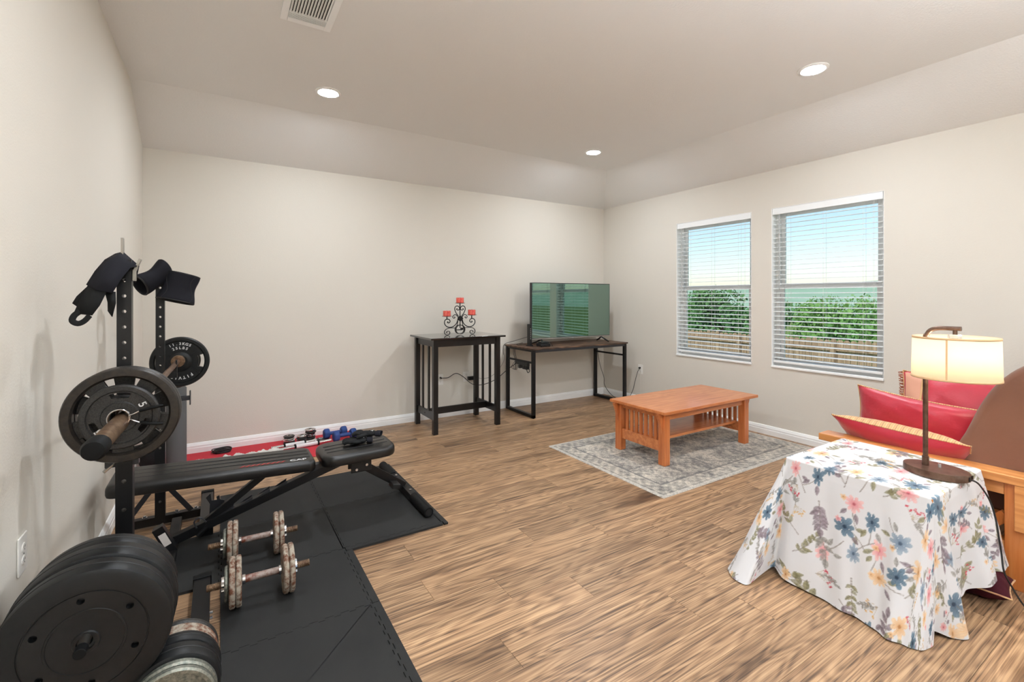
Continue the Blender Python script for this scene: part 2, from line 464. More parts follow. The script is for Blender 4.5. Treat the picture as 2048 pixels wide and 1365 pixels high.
def attr_mat(name, rough, sheen=0.0, noise=None, bump=None):
    m, nt, b = nm(name)
    a = nt.nodes.new('ShaderNodeAttribute'); a.attribute_name = 'print'
    c = a.outputs['Color']
    tc = nt.nodes.new('ShaderNodeTexCoord')
    if noise:
        n = nt.nodes.new('ShaderNodeTexNoise'); n.inputs['Scale'].default_value = noise[0]; n.inputs['Detail'].default_value = 8; n.inputs['Roughness'].default_value = 0.7
        nt.links.new(tc.outputs['Object'], n.inputs['Vector'])
        mr = nt.nodes.new('ShaderNodeMapRange'); mr.inputs['From Min'].default_value = 0.3; mr.inputs['From Max'].default_value = 0.7; mr.inputs['To Min'].default_value = noise[1]; mr.inputs['To Max'].default_value = noise[2]
        nt.links.new(n.outputs['Fac'], mr.inputs['Value'])
        hs = nt.nodes.new('ShaderNodeHueSaturation'); nt.links.new(mr.outputs[0], hs.inputs['Value']); nt.links.new(c, hs.inputs['Color']); c = hs.outputs[0]
    nt.links.new(c, b.inputs['Base Color']); b.inputs['Roughness'].default_value = rough; b.inputs['Sheen Weight'].default_value = sheen; b.inputs['Specular IOR Level'].default_value = 0.2
    if bump:
        n2 = nt.nodes.new('ShaderNodeTexNoise'); n2.inputs['Scale'].default_value = bump[0]; nt.links.new(tc.outputs['Object'], n2.inputs['Vector'])
        bp = nt.nodes.new('ShaderNodeBump'); bp.inputs['Strength'].default_value = bump[1]; bp.inputs['Distance'].default_value = bump[2]
        nt.links.new(n2.outputs['Fac'], bp.inputs['Height']); nt.links.new(bp.outputs['Normal'], b.inputs['Normal'])
    return m
M['cloth'] = attr_mat('floral_cotton', 0.85, 0.1)
M['rug'] = attr_mat('distressed_rug', 0.95, 0.3, noise=(55, 0.55, 1.3), bump=(260, 0.6, 0.003))

# ------------------------------------------------------------------ the room
XL, XR, YB, YF = -0.516, 4.35, 4.649, -3.2
ZW, ZC = 2.463, 2.76
XT, YT = 3.82, 4.03
TH = 0.14
W1 = (2.60, 3.474)
W2 = (1.539, 2.407)
WZ0, WZ1 = 0.636, 2.11

def struct(o):
    o['kind'] = 'structure'
    return o

floor = struct(MB().bx(XL - TH, XR + TH, YF - TH, YB + TH, -0.2, -0.0035).build('floor', M['subfloor'], smooth=0))
PW, PL = 0.167, 1.005
offs = {0: 1.632, 1: 0.89, 2: 1.361, 3: 2.06, 4: 1.775}
plank_meshes = {}
r0 = math.floor((YF - 1.183) / PW)
r1 = math.ceil((YB - 1.183) / PW)
rr = random.Random(3)
def plank_mesh(lx, ly):
    key = (round(lx, 3), round(ly, 3))
    if key not in plank_meshes:
        b = bmesh.new()
        g, v = 0.0005, 0.0012
        x, y = lx / 2 - g, ly / 2 - g
        vs0 = [b.verts.new(p) for p in ((-x, -y, -0.003), (x, -y, -0.003), (x, y, -0.003), (-x, y, -0.003))]
        vs1 = [b.verts.new(p) for p in ((-x, -y, -0.0008), (x, -y, -0.0008), (x, y, -0.0008), (-x, y, -0.0008))]
        vs2 = [b.verts.new(p) for p in ((-x + v, -y + v, 0), (x - v, -y + v, 0), (x - v, y - v, 0), (-x + v, y - v, 0))]
        b.faces.new(vs2)
        for i in range(4):
            j = (i + 1) % 4
            b.faces.new((vs1[i], vs1[j], vs2[j], vs2[i])); b.faces.new((vs0[i], vs0[j], vs1[j], vs1[i]))
        me = bpy.data.meshes.new('plank'); b.to_mesh(me); b.free(); me.materials.append(M['plank'])
        plank_meshes[key] = me
    return plank_meshes[key]
for k in range(r0, r1):
    ya, yb = max(1.183 + PW * k, YF), min(1.183 + PW * (k + 1), YB)
    if yb - ya < 0.01: continue
    j0 = offs.get(k, rr.uniform(0, PL))
    j = j0 - math.ceil((j0 - XL) / PL) * PL
    while j < XR:
        xa, xb = max(j, XL), min(j + PL, XR)
        if xb - xa > 0.02:
            p = bpy.data.objects.new('plank', plank_mesh(xb - xa, yb - ya))
            p.location = ((xa + xb) / 2, (ya + yb) / 2, 0); p.parent = floor
            COL.objects.link(p)
        j += PL

def wall_poly(name, poly, axis, t0, t1, mat):
    """extrude a polygon: axis 'x' -> poly in (y,z), axis 'y' -> poly in (x,z)"""
    b = MB()
    lo, hi = [], []
    for (u, v) in poly:
        lo.append(b.bm.verts.new((t0, u, v) if axis == 'x' else (u, t0, v)))
        hi.append(b.bm.verts.new((t1, u, v) if axis == 'x' else (u, t1, v)))
    b.bm.faces.new(lo); b.bm.faces.new(hi[::-1])
    for i in range(len(poly)):
        j = (i + 1) % len(poly)
        b.bm.faces.new((lo[i], lo[j], hi[j], hi[i]))
    return struct(b.build(name, mat, smooth=0))

wall_poly('wall_left', [(YF, -0.2), (YB, -0.2), (YB, ZW), (YT, ZC), (YF, ZC)], 'x', XL - TH, XL, M['wall'])
wall_poly('wall_back', [(XL - TH, -0.2), (XR + TH, -0.2), (XR + TH, ZW), (XL - TH, ZW)], 'y', YB, YB + TH, M['wall'])
b = MB()
b.bx(XR, XR + TH, YF, YB, -0.2, WZ0).bx(XR, XR + TH, YF, YB, WZ1, ZW)
b.bx(XR, XR + TH, YF, W2[0], WZ0, WZ1).bx(XR, XR + TH, W2[1], W1[0], WZ0, WZ1).bx(XR, XR + TH, W1[1], YB, WZ0, WZ1)
struct(b.build('wall_right', M['wall'], smooth=0))
# wall behind the camera with a wide window group added to let in daylight
FX0, FX1, FZ0, FZ1 = 0.5, 3.6, 0.35, 2.25
b = MB()
b.bx(XL - TH, XR + TH, YF - TH, YF, -0.2, FZ0).bx(XL - TH, XR + TH, YF - TH, YF, FZ1, ZC)
b.bx(XL - TH, FX0, YF - TH, YF, FZ0, FZ1).bx(FX1, XR + TH, YF - TH, YF, FZ0, FZ1)
struct(b.build('wall_front', M['wall'], smooth=0))
# ceiling with its two sloped margins
b = MB()
V = lambda *p: b.bm.verts.new(p)
E0 = 0.10
a1, a2, a3, a4 = V(XL - TH, YF - TH, ZC), V(XT, YF - TH, ZC), V(XT, YT, ZC), V(XL - TH, YT, ZC)
c1, c2, c3 = V(XL - TH, YB, ZW), V(XR, YB, ZW), V(XR, YF - TH, ZW)
b.bm.faces.new((a1, a2, a3, a4)); b.bm.faces.new((a4, a3, c2, c1)); b.bm.faces.new((a2, c3, c2, a3))
u1, u2, u3, u4 = V(XL - TH, YF - TH, ZC + E0), V(XR + TH, YF - TH, ZC + E0), V(XR + TH, YB + TH, ZC + E0), V(XL - TH, YB + TH, ZC + E0)
o2, o3, o4 = V(XR + TH, YB + TH, ZW), V(XR + TH, YF - TH, ZW), V(XL - TH, YB + TH, ZW)
b.bm.faces.new((u1, u4, u3, u2)); b.bm.faces.new((u2, u3, o2, o3)); b.bm.faces.new((u3, u4, o4, o2))
b.bm.faces.new((c2, c3, o3, o2)); b.bm.faces.new((c1, c2, o2, o4))
b.bm.faces.new((u1, u2, o3, c3, a2, a1)); b.bm.faces.new((u1, a1, a4, c1, o4, u4))
struct(b.build('ceiling', M['ceiling'], smooth=0))

# baseboards with a stepped profile
def baseboard(name, p0, p1, n):
    prof = [(0, 0), (0.016, 0), (0.016, 0.044), (0.0135, 0.048), (0.0135, 0.062), (0.011, 0.066), (0.009, 0.076), (0.005, 0.083), (0, 0.085)]
    b = MB()
    p0, p1, n = Vector(p0), Vector(p1), Vector(n)
    A = [b.bm.verts.new(p0 + n * a + Vector((0, 0, z))) for a, z in prof]
    B = [b.bm.verts.new(p1 + n * a + Vector((0, 0, z))) for a, z in prof]
    for i in range(len(prof) - 1): b.bm.faces.new((A[i], A[i + 1], B[i + 1], B[i]))
    b.bm.faces.new(A); b.bm.faces.new(B[::-1])
    return struct(b.build(name, M['white'], smooth=25))
baseboard('baseboard_back', (XL, YB, 0.0), (XR, YB, 0.0), (0, -1, 0))
baseboard('baseboard_right', (XR, YF, 0.0), (XR, YB - 0.016, 0.0), (-1, 0, 0))
baseboard('baseboard_left', (XL, YF, 0.0), (XL, YB - 0.016, 0.0), (1, 0, 0))
baseboard('baseboard_front', (XL + 0.016, YF, 0.0), (XR - 0.016, YF, 0.0), (0, 1, 0))

# windows in the right wall
def window_right(n, y0, y1):
    w = root('window_%d' % n, 'white double-hung window recessed in the right wall', None, (XR, (y0 + y1) / 2, WZ0), kind='structure')
    xg = XR + 0.095
    b = MB(); f = 0.042
    b.bx(XR + 0.07, XR + 0.125, y0, y0 + f, WZ0, WZ1).bx(XR + 0.07, XR + 0.125, y1 - f, y1, WZ0, WZ1)
    b.bx(XR + 0.07, XR + 0.125, y0 + f, y1 - f, WZ1 - f, WZ1).bx(XR + 0.07, XR + 0.125, y0 + f, y1 - f, WZ0, WZ0 + f)
    b.build('window_frame', M['vinyl'], w, bevel=0.003)
    zm = 1.375
    for nm_, za, zb, dx in (('upper_sash', zm, WZ1 - f, 0.018), ('lower_sash', WZ0 + f, zm + 0.025, 0.0)):
        b = MB(); s = 0.032
        x0, x1 = XR + 0.078 + dx, XR + 0.10 + dx
        ya, yb = y0 + f, y1 - f
        b.bx(x0, x1, ya, ya + s, za, zb).bx(x0, x1, yb - s, yb, za, zb).bx(x0, x1, ya + s, yb - s, zb - s, zb).bx(x0, x1, ya + s, yb - s, za, za + s)
        sa = b.build(nm_, M['vinyl'], w, bevel=0.003)
        MB().bx((x0 + x1) / 2 - 0.002, (x0 + x1) / 2 + 0.002, ya + s, yb - s, za + s, zb - s).build('pane', M['glass'], sa, smooth=0)
    MB().bx(XR - 0.012, XR + 0.07, y0 - 0.0, y1 + 0.0, WZ0 - 0.001, WZ0 + 0.018).build('window_sill', M['white'], w, bevel=0.004)
    b = MB()
    b.bx(XR + 0.001, XR + 0.07, y0, y0 + 0.004, WZ0 + 0.018, WZ1).bx(XR + 0.001, XR + 0.07, y1 - 0.004, y1, WZ0 + 0.018, WZ1).bx(XR + 0.001, XR + 0.07, y0, y1, WZ1 - 0.004, WZ1)
    b.build('reveal', M['white'], w, smooth=0)
window_right(1, *W1)
window_right(2, *W2)
w3 = root('window_3', 'wide unseen window group added for daylight in the wall behind the viewer', None, ((FX0 + FX1) / 2, YF, FZ0), kind='structure')  # unseen windows, put in to bring daylight into the room
b = MB()
for x in np.linspace(FX0, FX1, 4): b.bx(max(x - 0.03, FX0), min(x + 0.03, FX1), YF - 0.10, YF - 0.04, FZ0, FZ1)
b.bx(FX0, FX1, YF - 0.10, YF - 0.04, FZ0, FZ0 + 0.05).bx(FX0, FX1, YF - 0.10, YF - 0.04, FZ1 - 0.05, FZ1)
b.build('window_frame', M['vinyl'], w3, bevel=0.003)
for i in range(3):
    xa = FX0 + (FX1 - FX0) * i / 3 + 0.03; xb = FX0 + (FX1 - FX0) * (i + 1) / 3 - 0.03
    MB().bx(xa, xb, YF - 0.072, YF - 0.068, FZ0 + 0.05, FZ1 - 0.05).build('pane', M['glass'], w3, smooth=0)

# ------------------------------------------------------------------ outside the windows
GZ = -1.35
MB().bx(-200, 300, -300, 300, GZ - 0.3, GZ).build('lawn_ground', M['lawn'], smooth=0)['kind'] = 'structure'
b = MB()
hr = random.Random(8)
def hillfn(u, v):
    y = -260 + 560 * u; x = 75 + 190 * v
    return (x, y, GZ - 0.2 + 9.2 * v ** 0.7 + 1.1 * math.sin(y * 0.05 + v * 3) * v + 0.8 * math.sin(y * 0.13 + 2) * v)
b.grid(hillfn, 110, 12)
struct(b.build('distant_hill', M['hill']))

FXP = 12.6
fence = root('wooden_fence', 'weathered wooden picket fence across the yard behind the windows', 'fence', (FXP, 6.5, GZ))
FH = 1.62
pk = None
y = 0.5
while y < 13.5:
    if pk is None:
        bb = MB()
        w, t = 0.066, 0.009
        bb.prism([(-w, 0), (w, 0), (w, FH - 0.04), (w - 0.035, FH), (-w + 0.035, FH), (-w, FH - 0.04)], -t, t, Matrix(((0, 0, 1, 0), (1, 0, 0, 0), (0, 1, 0, 0), (0, 0, 0, 1))))
        pk = bb.build('picket', M['fence'], fence, smooth=0)
        me = pk.data
        me.transform(Matrix.Translation(ORG[fence.name]))
        pk.location = (0, y - 6.5, 0)
    else:
        p = pk.copy(); COL.objects.link(p); p.location = (hr.uniform(-.004, .004), y - 6.5, hr.uniform(-.02, .02))
    y += 0.142
for z in (0.3, 0.85, 1.35):
    MB().bx(FXP - 0.05, FXP - 0.012, 0.4, 13.5, GZ + z, GZ + z + 0.085).build('rail', M['fence'], fence, smooth=0)
for y in np.arange(0.6, 13.6, 2.4):
    MB().bx(FXP - 0.14, FXP - 0.05, y, y + 0.09, GZ, GZ + 1.55).build('post', M['fence'], fence, smooth=0)

def tree(x, y, h, rad, n, mat, label, seed, z0=GZ, trunk=0.09):
    t = root('leafy_tree', label, 'tree', (x, y, z0), group='trees beyond the fence')
    g = random.Random(seed)
    b = MB()
    b.tube(catmull([(x, y, z0), (x + g.uniform(-.1, .1), y + g.uniform(-.1, .1), z0 + h * .4), (x + g.uniform(-.2, .2), y + g.uniform(-.2, .2), z0 + h * .85)], 4), [trunk * (1 - .08 * i) for i in range(9)], 8)
    for k in range(6):
        a = g.uniform(0, 2 * PI); zz = z0 + h * g.uniform(.3, .6)
        b.tube([(x, y, zz), (x + math.cos(a) * rad * .4, y + math.sin(a) * rad * .4, zz + h * .15), (x + math.cos(a) * rad * .7, y + math.sin(a) * rad * .7, zz + h * .22)], [trunk * .45, trunk * .3, trunk * .12], 6)
    b.build('trunk', M['bark'], t)
    # leaf clusters
    blobs = []
    for k in range(16):
        a = g.uniform(0, 2 * PI); rr_ = rad * math.sqrt(g.random()) * .8
        zz = z0 + h * g.uniform(.22, .92)
        blobs.append((x + math.cos(a) * rr_, y + math.sin(a) * rr_, zz, rad * g.uniform(.25, .45)))
    vs_, fs_ = [], []
    for k in range(n):
        cx, cy, cz, cr_ = blobs[k % len(blobs)]
        d = Vector((g.gauss(0, 1), g.gauss(0, 1), g.gauss(0, 1))).normalized() * cr_ * (0.55 + .5 * g.random())
        c = Vector((cx, cy, cz)) + d
        q = Euler((g.uniform(0, 6), g.uniform(0, 6), g.uniform(0, 6))).to_matrix()
        s = g.uniform(.05, .11)
        i0 = len(vs_)
        for p in ((-s, 0, 0), (0, -s * .5, 0), (s, 0, 0), (0, s * .5, s * .15)): vs_.append(c + q @ Vector(p))
        fs_.append((i0, i0 + 1, i0 + 2, i0 + 3))
    me = bpy.data.meshes.new('foliage'); me.from_pydata(vs_, [], fs_)
    o = obj('foliage', me, mat, t, smooth=0); o['kind'] = 'stuff'
    return t
TREES = [(14.4, 13.2, 2.75, 1.3, 'broad dark tree furthest left behind the fence'),
         (15.6, 10.7, 2.8, 1.3, 'dense dark tree filling the left window above the fence'),
         (14.3, 8.3, 2.35, 1.1, 'dark bushy tree at the right part of the left window'),
         (14.0, 6.45, 2.0, .85, 'lighter green young tree at the left of the right window'),
         (18.5, 8.2, 2.2, 1.6, 'rounded tree further back between the two windows'),
         (19.5, 5.2, 1.9, 1.4, 'low pale tree further back in the right window'),
         (14.6, 3.9, 1.5, .8, 'small green tree at the right edge of the right window')]
for i, (x, y, h, rad, lab) in enumerate(TREES):
    tree(x, y, h, rad, 3600, M['leaf2'] if i < 3 else M['leaf1'], lab, 20 + i)
for i in range(9):
    tree(25 + 5 * (i % 3), -2 + 3.6 * i, 2.1 + .3 * (i % 2), 1.6, 2400, M['leaf1'] if i % 2 else M['leaf2'],
         '%s far tree from the right in the wood line beyond the yard' % ('first', 'second', 'third', 'fourth', 'fifth', 'sixth', 'seventh', 'eighth', 'ninth')[i], 60 + i)

# ------------------------------------------------------------------ window blinds
def blind(y0, y1, which):
    bl = root('window_blind', 'white horizontal slat blind lowered over the ' + which, 'window blind', (XR + 0.038, (y0 + y1) / 2, WZ0), group='window blinds')
    ya, yb = y0 + 0.012, y1 - 0.012
    xc = XR + 0.036
    hb = MB().bx(xc - 0.028, xc + 0.026, ya, yb, WZ1 - 0.052, WZ1 - 0.006)
    hb.bx(xc - 0.034, xc - 0.028, ya - .004, yb + .004, WZ1 - 0.062, WZ1 - 0.005)
    hb.build('headrail', M['slat'], bl, bevel=0.002)
    z = 0.728
    L_ = yb - ya
    me0 = None
    while z < WZ1 - 0.07:
        if me0 is None:
            bb = MB()
            prof = [(-0.0245, -0.0006), (-0.012, 0.0012), (0, 0.0018), (0.012, 0.0012), (0.0245, -0.0006)]
            T = Matrix.Rotation(R(-5), 3, 'Y')
            A = []
            for yy in (-L_ / 2, L_ / 2):
                A.append([bb.bm.verts.new(Vector(T @ Vector((a, 0, c + e))) + Vector((0, yy, 0))) for e in (-.0013, .0013) for a, c in prof])
            n = 5
            for i in range(n - 1):
                bb.bm.faces.new((A[0][i], A[0][i + 1], A[1][i + 1], A[1][i])); bb.bm.faces.new((A[0][n + i], A[1][n + i], A[1][n + i + 1], A[0][n + i + 1]))
            bb.bm.faces.new((A[0][0], A[1][0], A[1][n], A[0][n])); bb.bm.faces.new((A[0][n - 1], A[0][2 * n - 1], A[1][2 * n - 1], A[1][n - 1]))
            for s_ in A: bb.bm.faces.new([s_[i] for i in range(n)] + [s_[2 * n - 1 - i] for i in range(n)])
            sl = bb.build('slat', M['slat'], bl, smooth=40)
            sl.data.transform(Matrix.Translation(ORG[bl.name]))
            me0 = sl
        else:
            sl = me0.copy(); COL.objects.link(sl)
        sl.location = (xc - bl.location.x, 0, z - WZ0)
        z += 0.0425
    MB().bx(xc - 0.025, xc + 0.025, ya, yb, 0.682, 0.702).build('bottom_rail', M['slat'], bl, bevel=0.003)
    for yy in (ya + 0.13, (ya + yb) / 2, yb - 0.13):
        bb = MB()
        for dx in (-0.0262, 0.0262): bb.cyl((xc + dx, yy, 0.70), (xc + dx, yy, WZ1 - 0.05), 0.0009, n=6)
        bb.build('ladder_cord', M['cord'], bl)
    MB().cyl((xc - 0.04, yb - 0.06, WZ1 - 0.07), (xc - 0.042, yb - 0.062, 1.36), 0.004, n=8).build('tilt_wand', M['crystal'], bl)
    b2 = MB()
    for d in (0, .008): b2.cyl((xc - 0.036, ya + 0.05 + d, WZ1 - 0.06), (xc - 0.037, ya + 0.05 + d, 1.2 + d * 4), 0.0008, n=6)
    b2.build('pull_cord', M['cord'], bl)
blind(*W1, 'left window nearer the television')
blind(*W2, 'right window nearer the red cushions')

# ------------------------------------------------------------------ ceiling fittings
def can(x, y, label):
    c = root('recessed_light', label, 'ceiling light', (x, y, ZC), group='recessed ceiling lights', local=True)
    MB().lathe([(0.088, 0.0), (0.088, -0.004), (0.080, -0.009), (0.070, -0.0105), (0.066, -0.008), (0.066, 0.0)], 40).build('trim_ring', M['white'], c, smooth=30)
    MB().lathe([(0, -0.0125), (0.04, -0.012), (0.06, -0.0095), (0.0655, -0.006), (0.0655, -0.001)], 40).build('lens', M['lens'], c)
can(0.66, 3.55, 'lit recessed ceiling light over the gym corner')
can(3.21, 3.58, 'lit recessed ceiling light above the television')
can(3.25, 1.53, 'lit recessed ceiling light on the right above the cushions')
can(0.66, 1.53, 'recessed ceiling light overhead near the viewer')
can(0.66, -0.9, 'unseen recessed ceiling light added for brightness behind the viewer on the left')  # the cans from here on are unseen, added to brighten the room
can(3.25, -0.9, 'unseen recessed ceiling light added for brightness behind the viewer on the right')
can(0.66, -2.4, 'unseen recessed ceiling light added for brightness in the far corner behind the viewer')
can(3.25, -2.4, 'unseen recessed ceiling light added for brightness by the window group behind the viewer')

def fill_lamp(x, y, label):  # unseen uplight added to bounce soft fill off the ceiling
    t = root('added_fill_lamp', label, 'fill lamp', (x, y, 0), group='added fill lamps behind the viewer', local=True)
    MB().lathe([(0, 0), (.14, 0), (.145, .008), (.13, .02), (.03, .028), (0, .028)], 40).build('base', M['bronze'], t)
    MB().cyl((0, 0, .025), (0, 0, 1.72), .012, n=16).build('pole', M['bronze'], t)
    MB().lathe([(.012, 1.70), (.05, 1.72), (.11, 1.76), (.155, 1.82), (.16, 1.835), (.154, 1.835), (.148, 1.82), (.10, 1.77), (.02, 1.74), (.012, 1.70)], 48).build('bowl', M['bronze'], t)
    MB().lathe([(0, 1.80), (.11, 1.80), (.11, 1.796), (0, 1.796)], 40).build('fill_disc', M['fill_light'], t)
fill_lamp(0.55, -0.75, 'unseen bronze uplight added as fill behind the viewer on the left')
fill_lamp(2.0, -0.75, 'unseen bronze uplight added as fill behind the viewer on the right')

vt = root('ceiling_vent', 'white louvred air vent in the ceiling', 'air vent', (0.392, 2.53, ZC))
vx0, vx1, vy0, vy1 = 0.267, 0.518, 2.30, 2.735
b = MB(); fw = 0.034
b.bx(vx0, vx0 + fw, vy0, vy1, ZC - 0.008, ZC).bx(vx1 - fw, vx1, vy0, vy1, ZC - 0.008, ZC).bx(vx0 + fw, vx1 - fw, vy0, vy0 + fw, ZC - 0.008, ZC).bx(vx0 + fw, vx1 - fw, vy1 - fw, vy1, ZC - 0.008, ZC)
b.build('vent_frame', M['white'], vt, bevel=0.002)
MB().bx(vx0 + fw - .004, vx1 - fw + .004, vy0 + fw - .004, vy1 - fw + .004, ZC - 0.0015, ZC - .0002).build('backing', M['dark'], vt, smooth=0)
ns = 13
for i in range(ns):
    x = vx0 + fw + (vx1 - vx0 - 2 * fw) * (i + 0.5) / ns
    MB().box((x, (vy0 + fw + 2.635) / 2, ZC - 0.007), (0.0022, 2.635 - vy0 - fw, 0.0125), (0, R(52), 0)).build('louver', M['white'], vt, smooth=0)
for i in range(6):
    y = 2.648 + i * 0.0095
    MB().box(((vx0 + vx1) / 2, y, ZC - 0.006), (vx1 - vx0 - 2 * fw, 0.0024, 0.009), (R(-40), 0, 0)).build('louver', M['white'], vt, smooth=0)
MB().bx(vx0 + fw, vx1 - fw, 2.635, 2.643, ZC - 0.008, ZC - .002).build('divider', M['white'], vt, smooth=0)

# ------------------------------------------------------------------ rug
def rug():
    x0, x1, y0, y1 = 2.395, 4.265, 2.01, 3.24
    nx, ny = 374, 246
    xs = np.linspace(x0, x1, nx + 1); ys = np.linspace(y0, y1, ny + 1)
    XX, YY = np.meshgrid(xs, ys, indexing='ij')
    def fbm(scale, octs=4):
        out = np.zeros_like(XX); amp = 1; tot = 0
        for o in range(octs):
            g = rng.random((int(scale * 2 ** o * 1.9) + 3, int(scale * 2 ** o * 1.3) + 3))
            u = (XX - x0) / (x1 - x0) * (g.shape[0] - 2); v = (YY - y0) / (y1 - y0) * (g.shape[1] - 2)
            i, j = u.astype(int), v.astype(int); fu, fv = u - i, v - j
            fu = fu * fu * (3 - 2 * fu); fv = fv * fv * (3 - 2 * fv)
            out += amp * (g[i, j] * (1 - fu) * (1 - fv) + g[i + 1, j] * fu * (1 - fv) + g[i, j + 1] * (1 - fu) * fv + g[i + 1, j + 1] * fu * fv)
            tot += amp; amp *= .6
        return out / tot
    cream = np.array((206, 196, 180.)); grey = np.array((142, 136, 127.)); dark = np.array((80, 79, 80.)); pale = np.array((190, 184, 174.))
    ex = np.minimum(XX - x0, x1 - XX); ey = np.minimum(YY - y0, y1 - YY); e = np.minimum(ex, ey)
    n1, n2, n3 = fbm(9), fbm(30), fbm(4)
    sp = rng.random(XX.shape)
    # ornament: panels with concentric lozenges and rosettes, border of repeating motifs
    cxp = ((XX - x0 - .16) / .31) % 1 - .5; cyp = ((YY - y0 - .16) / .303) % 1 - .5
    loz = np.cos((np.abs(cxp) + np.abs(cyp)) * 2 * PI * 5.0)
    ros = np.cos(np.arctan2(cyp, cxp) * 8 + np.hypot(cxp, cyp) * 26)
    orn = .5 + .28 * loz + .3 * ros * (np.hypot(cxp, cyp) < .4)
    panel = ((np.floor((XX - x0 - .16) / .31) + np.floor((YY - y0 - .16) / .303)) % 2)
    f = .36 + .24 * (orn - .5) + .75 * (n1 - .5) + 1.1 * (n2 - .5) + .16 * (panel - .5) + .4 * (n3 - .5) + .55 * (sp - .5)
    grid_l = (np.abs(np.abs(cxp) - .5) < .02) | (np.abs(np.abs(cyp) - .5) < .02)
    f = np.where(grid_l, f + .28 * (n2 > .44), f)
    along = np.where(ex < ey, YY, XX)
    bord = (e < .15)
    fb = .34 + .2 * np.cos(along * 2 * PI / .075) * np.cos((e - .085) * 2 * PI / .09) + .9 * (n2 - .5) + .6 * (n1 - .5) + .35 * (sp - .5)
    f = np.where(bord, fb, f)
    for d0, wd, val in ((.150, .006, .75), (.135, .004, .1), (.035, .004, .65), (.050, .003, .12)):
        f = np.where(np.abs(e - d0) < wd, val + .5 * (n2 - .5), f)
    f = np.clip(f, 0, 1)
    C = np.where(f[..., None] < .5, cream + (grey - cream) * (f[..., None] / .5), grey + (dark - grey) * ((f[..., None] - .5) / .5))
    C = np.where((e < .022)[..., None], pale + 14 * (sp[..., None] - .5), C)
    ZZ = np.full_like(XX, .007); ZZ[e < 1e-6] = .001
    co = np.stack((XX, YY, ZZ), -1).reshape(-1, 3)
    idx = np.arange((nx + 1) * (ny + 1)).reshape(nx + 1, ny + 1)
    q = np.stack((idx[:-1, :-1], idx[1:, :-1], idx[1:, 1:], idx[:-1, 1:]), -1).reshape(-1, 4)
    return co, q, C.reshape(-1, 3)

def np_mesh(name, co, quads, cols=None):
    me = bpy.data.meshes.new(name)
    nv, nf = len(co), len(quads)
    me.vertices.add(nv); me.vertices.foreach_set('co', co.astype(np.float32).ravel())
    me.loops.add(nf * 4); me.loops.foreach_set('vertex_index', quads.astype(np.int32).ravel())
    me.polygons.add(nf); me.polygons.foreach_set('loop_start', np.arange(0, nf * 4, 4, dtype=np.int32))
    me.polygons.foreach_set('use_smooth', np.ones(nf, dtype=bool))
    me.update(calc_edges=True)
    if cols is not None:
        c = np.clip(cols, 0, 255) / 255.0
        c = np.where(c <= .04045, c / 12.92, ((c + .055) / 1.055) ** 2.4)
        at = me.color_attributes.new('print', 'FLOAT_COLOR', 'POINT')
        at.data.foreach_set('color', np.concatenate((c, np.ones((nv, 1))), 1).astype(np.float32).ravel())
    me.validate()
    return me

co, q, C = rug()
ro = obj('area_rug', np_mesh('area_rug', co, q, C), M['rug'], None, smooth=0, loc=(3.33, 2.625, 0))
tag(ro, 'grey distressed patterned area rug under the coffee table', 'rug')

# ------------------------------------------------------------------ coffee table
ct = root('coffee_table', 'orange cherry mission coffee table standing on the grey rug', 'coffee table', (3.41, 2.63, 0.007))
zt = 0.425
MB().bx(2.80, 4.02, 2.34, 2.92, zt - 0.024, zt).build('tabletop', M['cherry'], ct, bevel=0.004)
lx = (2.865, 3.895); ly = (2.402, 2.858); lw = 0.062
for x in lx:
    for y in ly:
        MB().bx(x - lw / 2, x + lw / 2, y - lw / 2, y + lw / 2, 0.008, zt - 0.024).build('leg', M['cherry_v'], ct, bevel=0.004)
# arched corbels on the leg outsides
for x, sx in ((lx[0], -1), (lx[1], 1)):
    for y, sy in ((ly[0], -1), (ly[1], 1)):
        poly = [(0, zt - .024), (0.05, zt - .024), (0.042, zt - .045), (0.028, zt - .08), (0.014, zt - .12), (0.004, zt - .16), (0, zt - .18)]
        Mx = Matrix(((sx, 0, 0, x + sx * lw / 2), (0, 0, 1, y), (0, 1, 0, 0), (0, 0, 0, 1)))
        MB().prism(poly, -0.013, 0.013, Mx).build('corbel', M['cherry_v'], ct, bevel=0.002)
for y in ly:
    MB().bx(lx[0] + lw / 2, lx[1] - lw / 2, y - 0.011, y + 0.011, zt - 0.079, zt - 0.024).build('apron', M['cherry'], ct, bevel=0.002)
for x in lx:
    MB().bx(x - 0.011, x + 0.011, ly[0] + lw / 2, ly[1] - lw / 2, zt - 0.064, zt - 0.024).build('end_rail', M['cherry'], ct, bevel=0.002)
    MB().bx(x - 0.013, x + 0.013, ly[0] + lw / 2, ly[1] - lw / 2, 0.105, 0.185).build('end_rail', M['cherry'], ct, bevel=0.002)
    for k in range(7):
        yy = ly[0] + 0.078 + (ly[1] - ly[0] - 0.156) * k / 6
        MB().bx(x - 0.008, x + 0.008, yy - 0.013, yy + 0.013, 0.185, zt - 0.064).build('slat', M['cherry_v'], ct, bevel=0.0015)
MB().bx(lx[0] + 0.013, lx[1] - 0.013, ly[0] + 0.06, ly[1] - 0.06, 0.170, 0.192).build('lower_shelf', M['cherry'], ct, bevel=0.003)

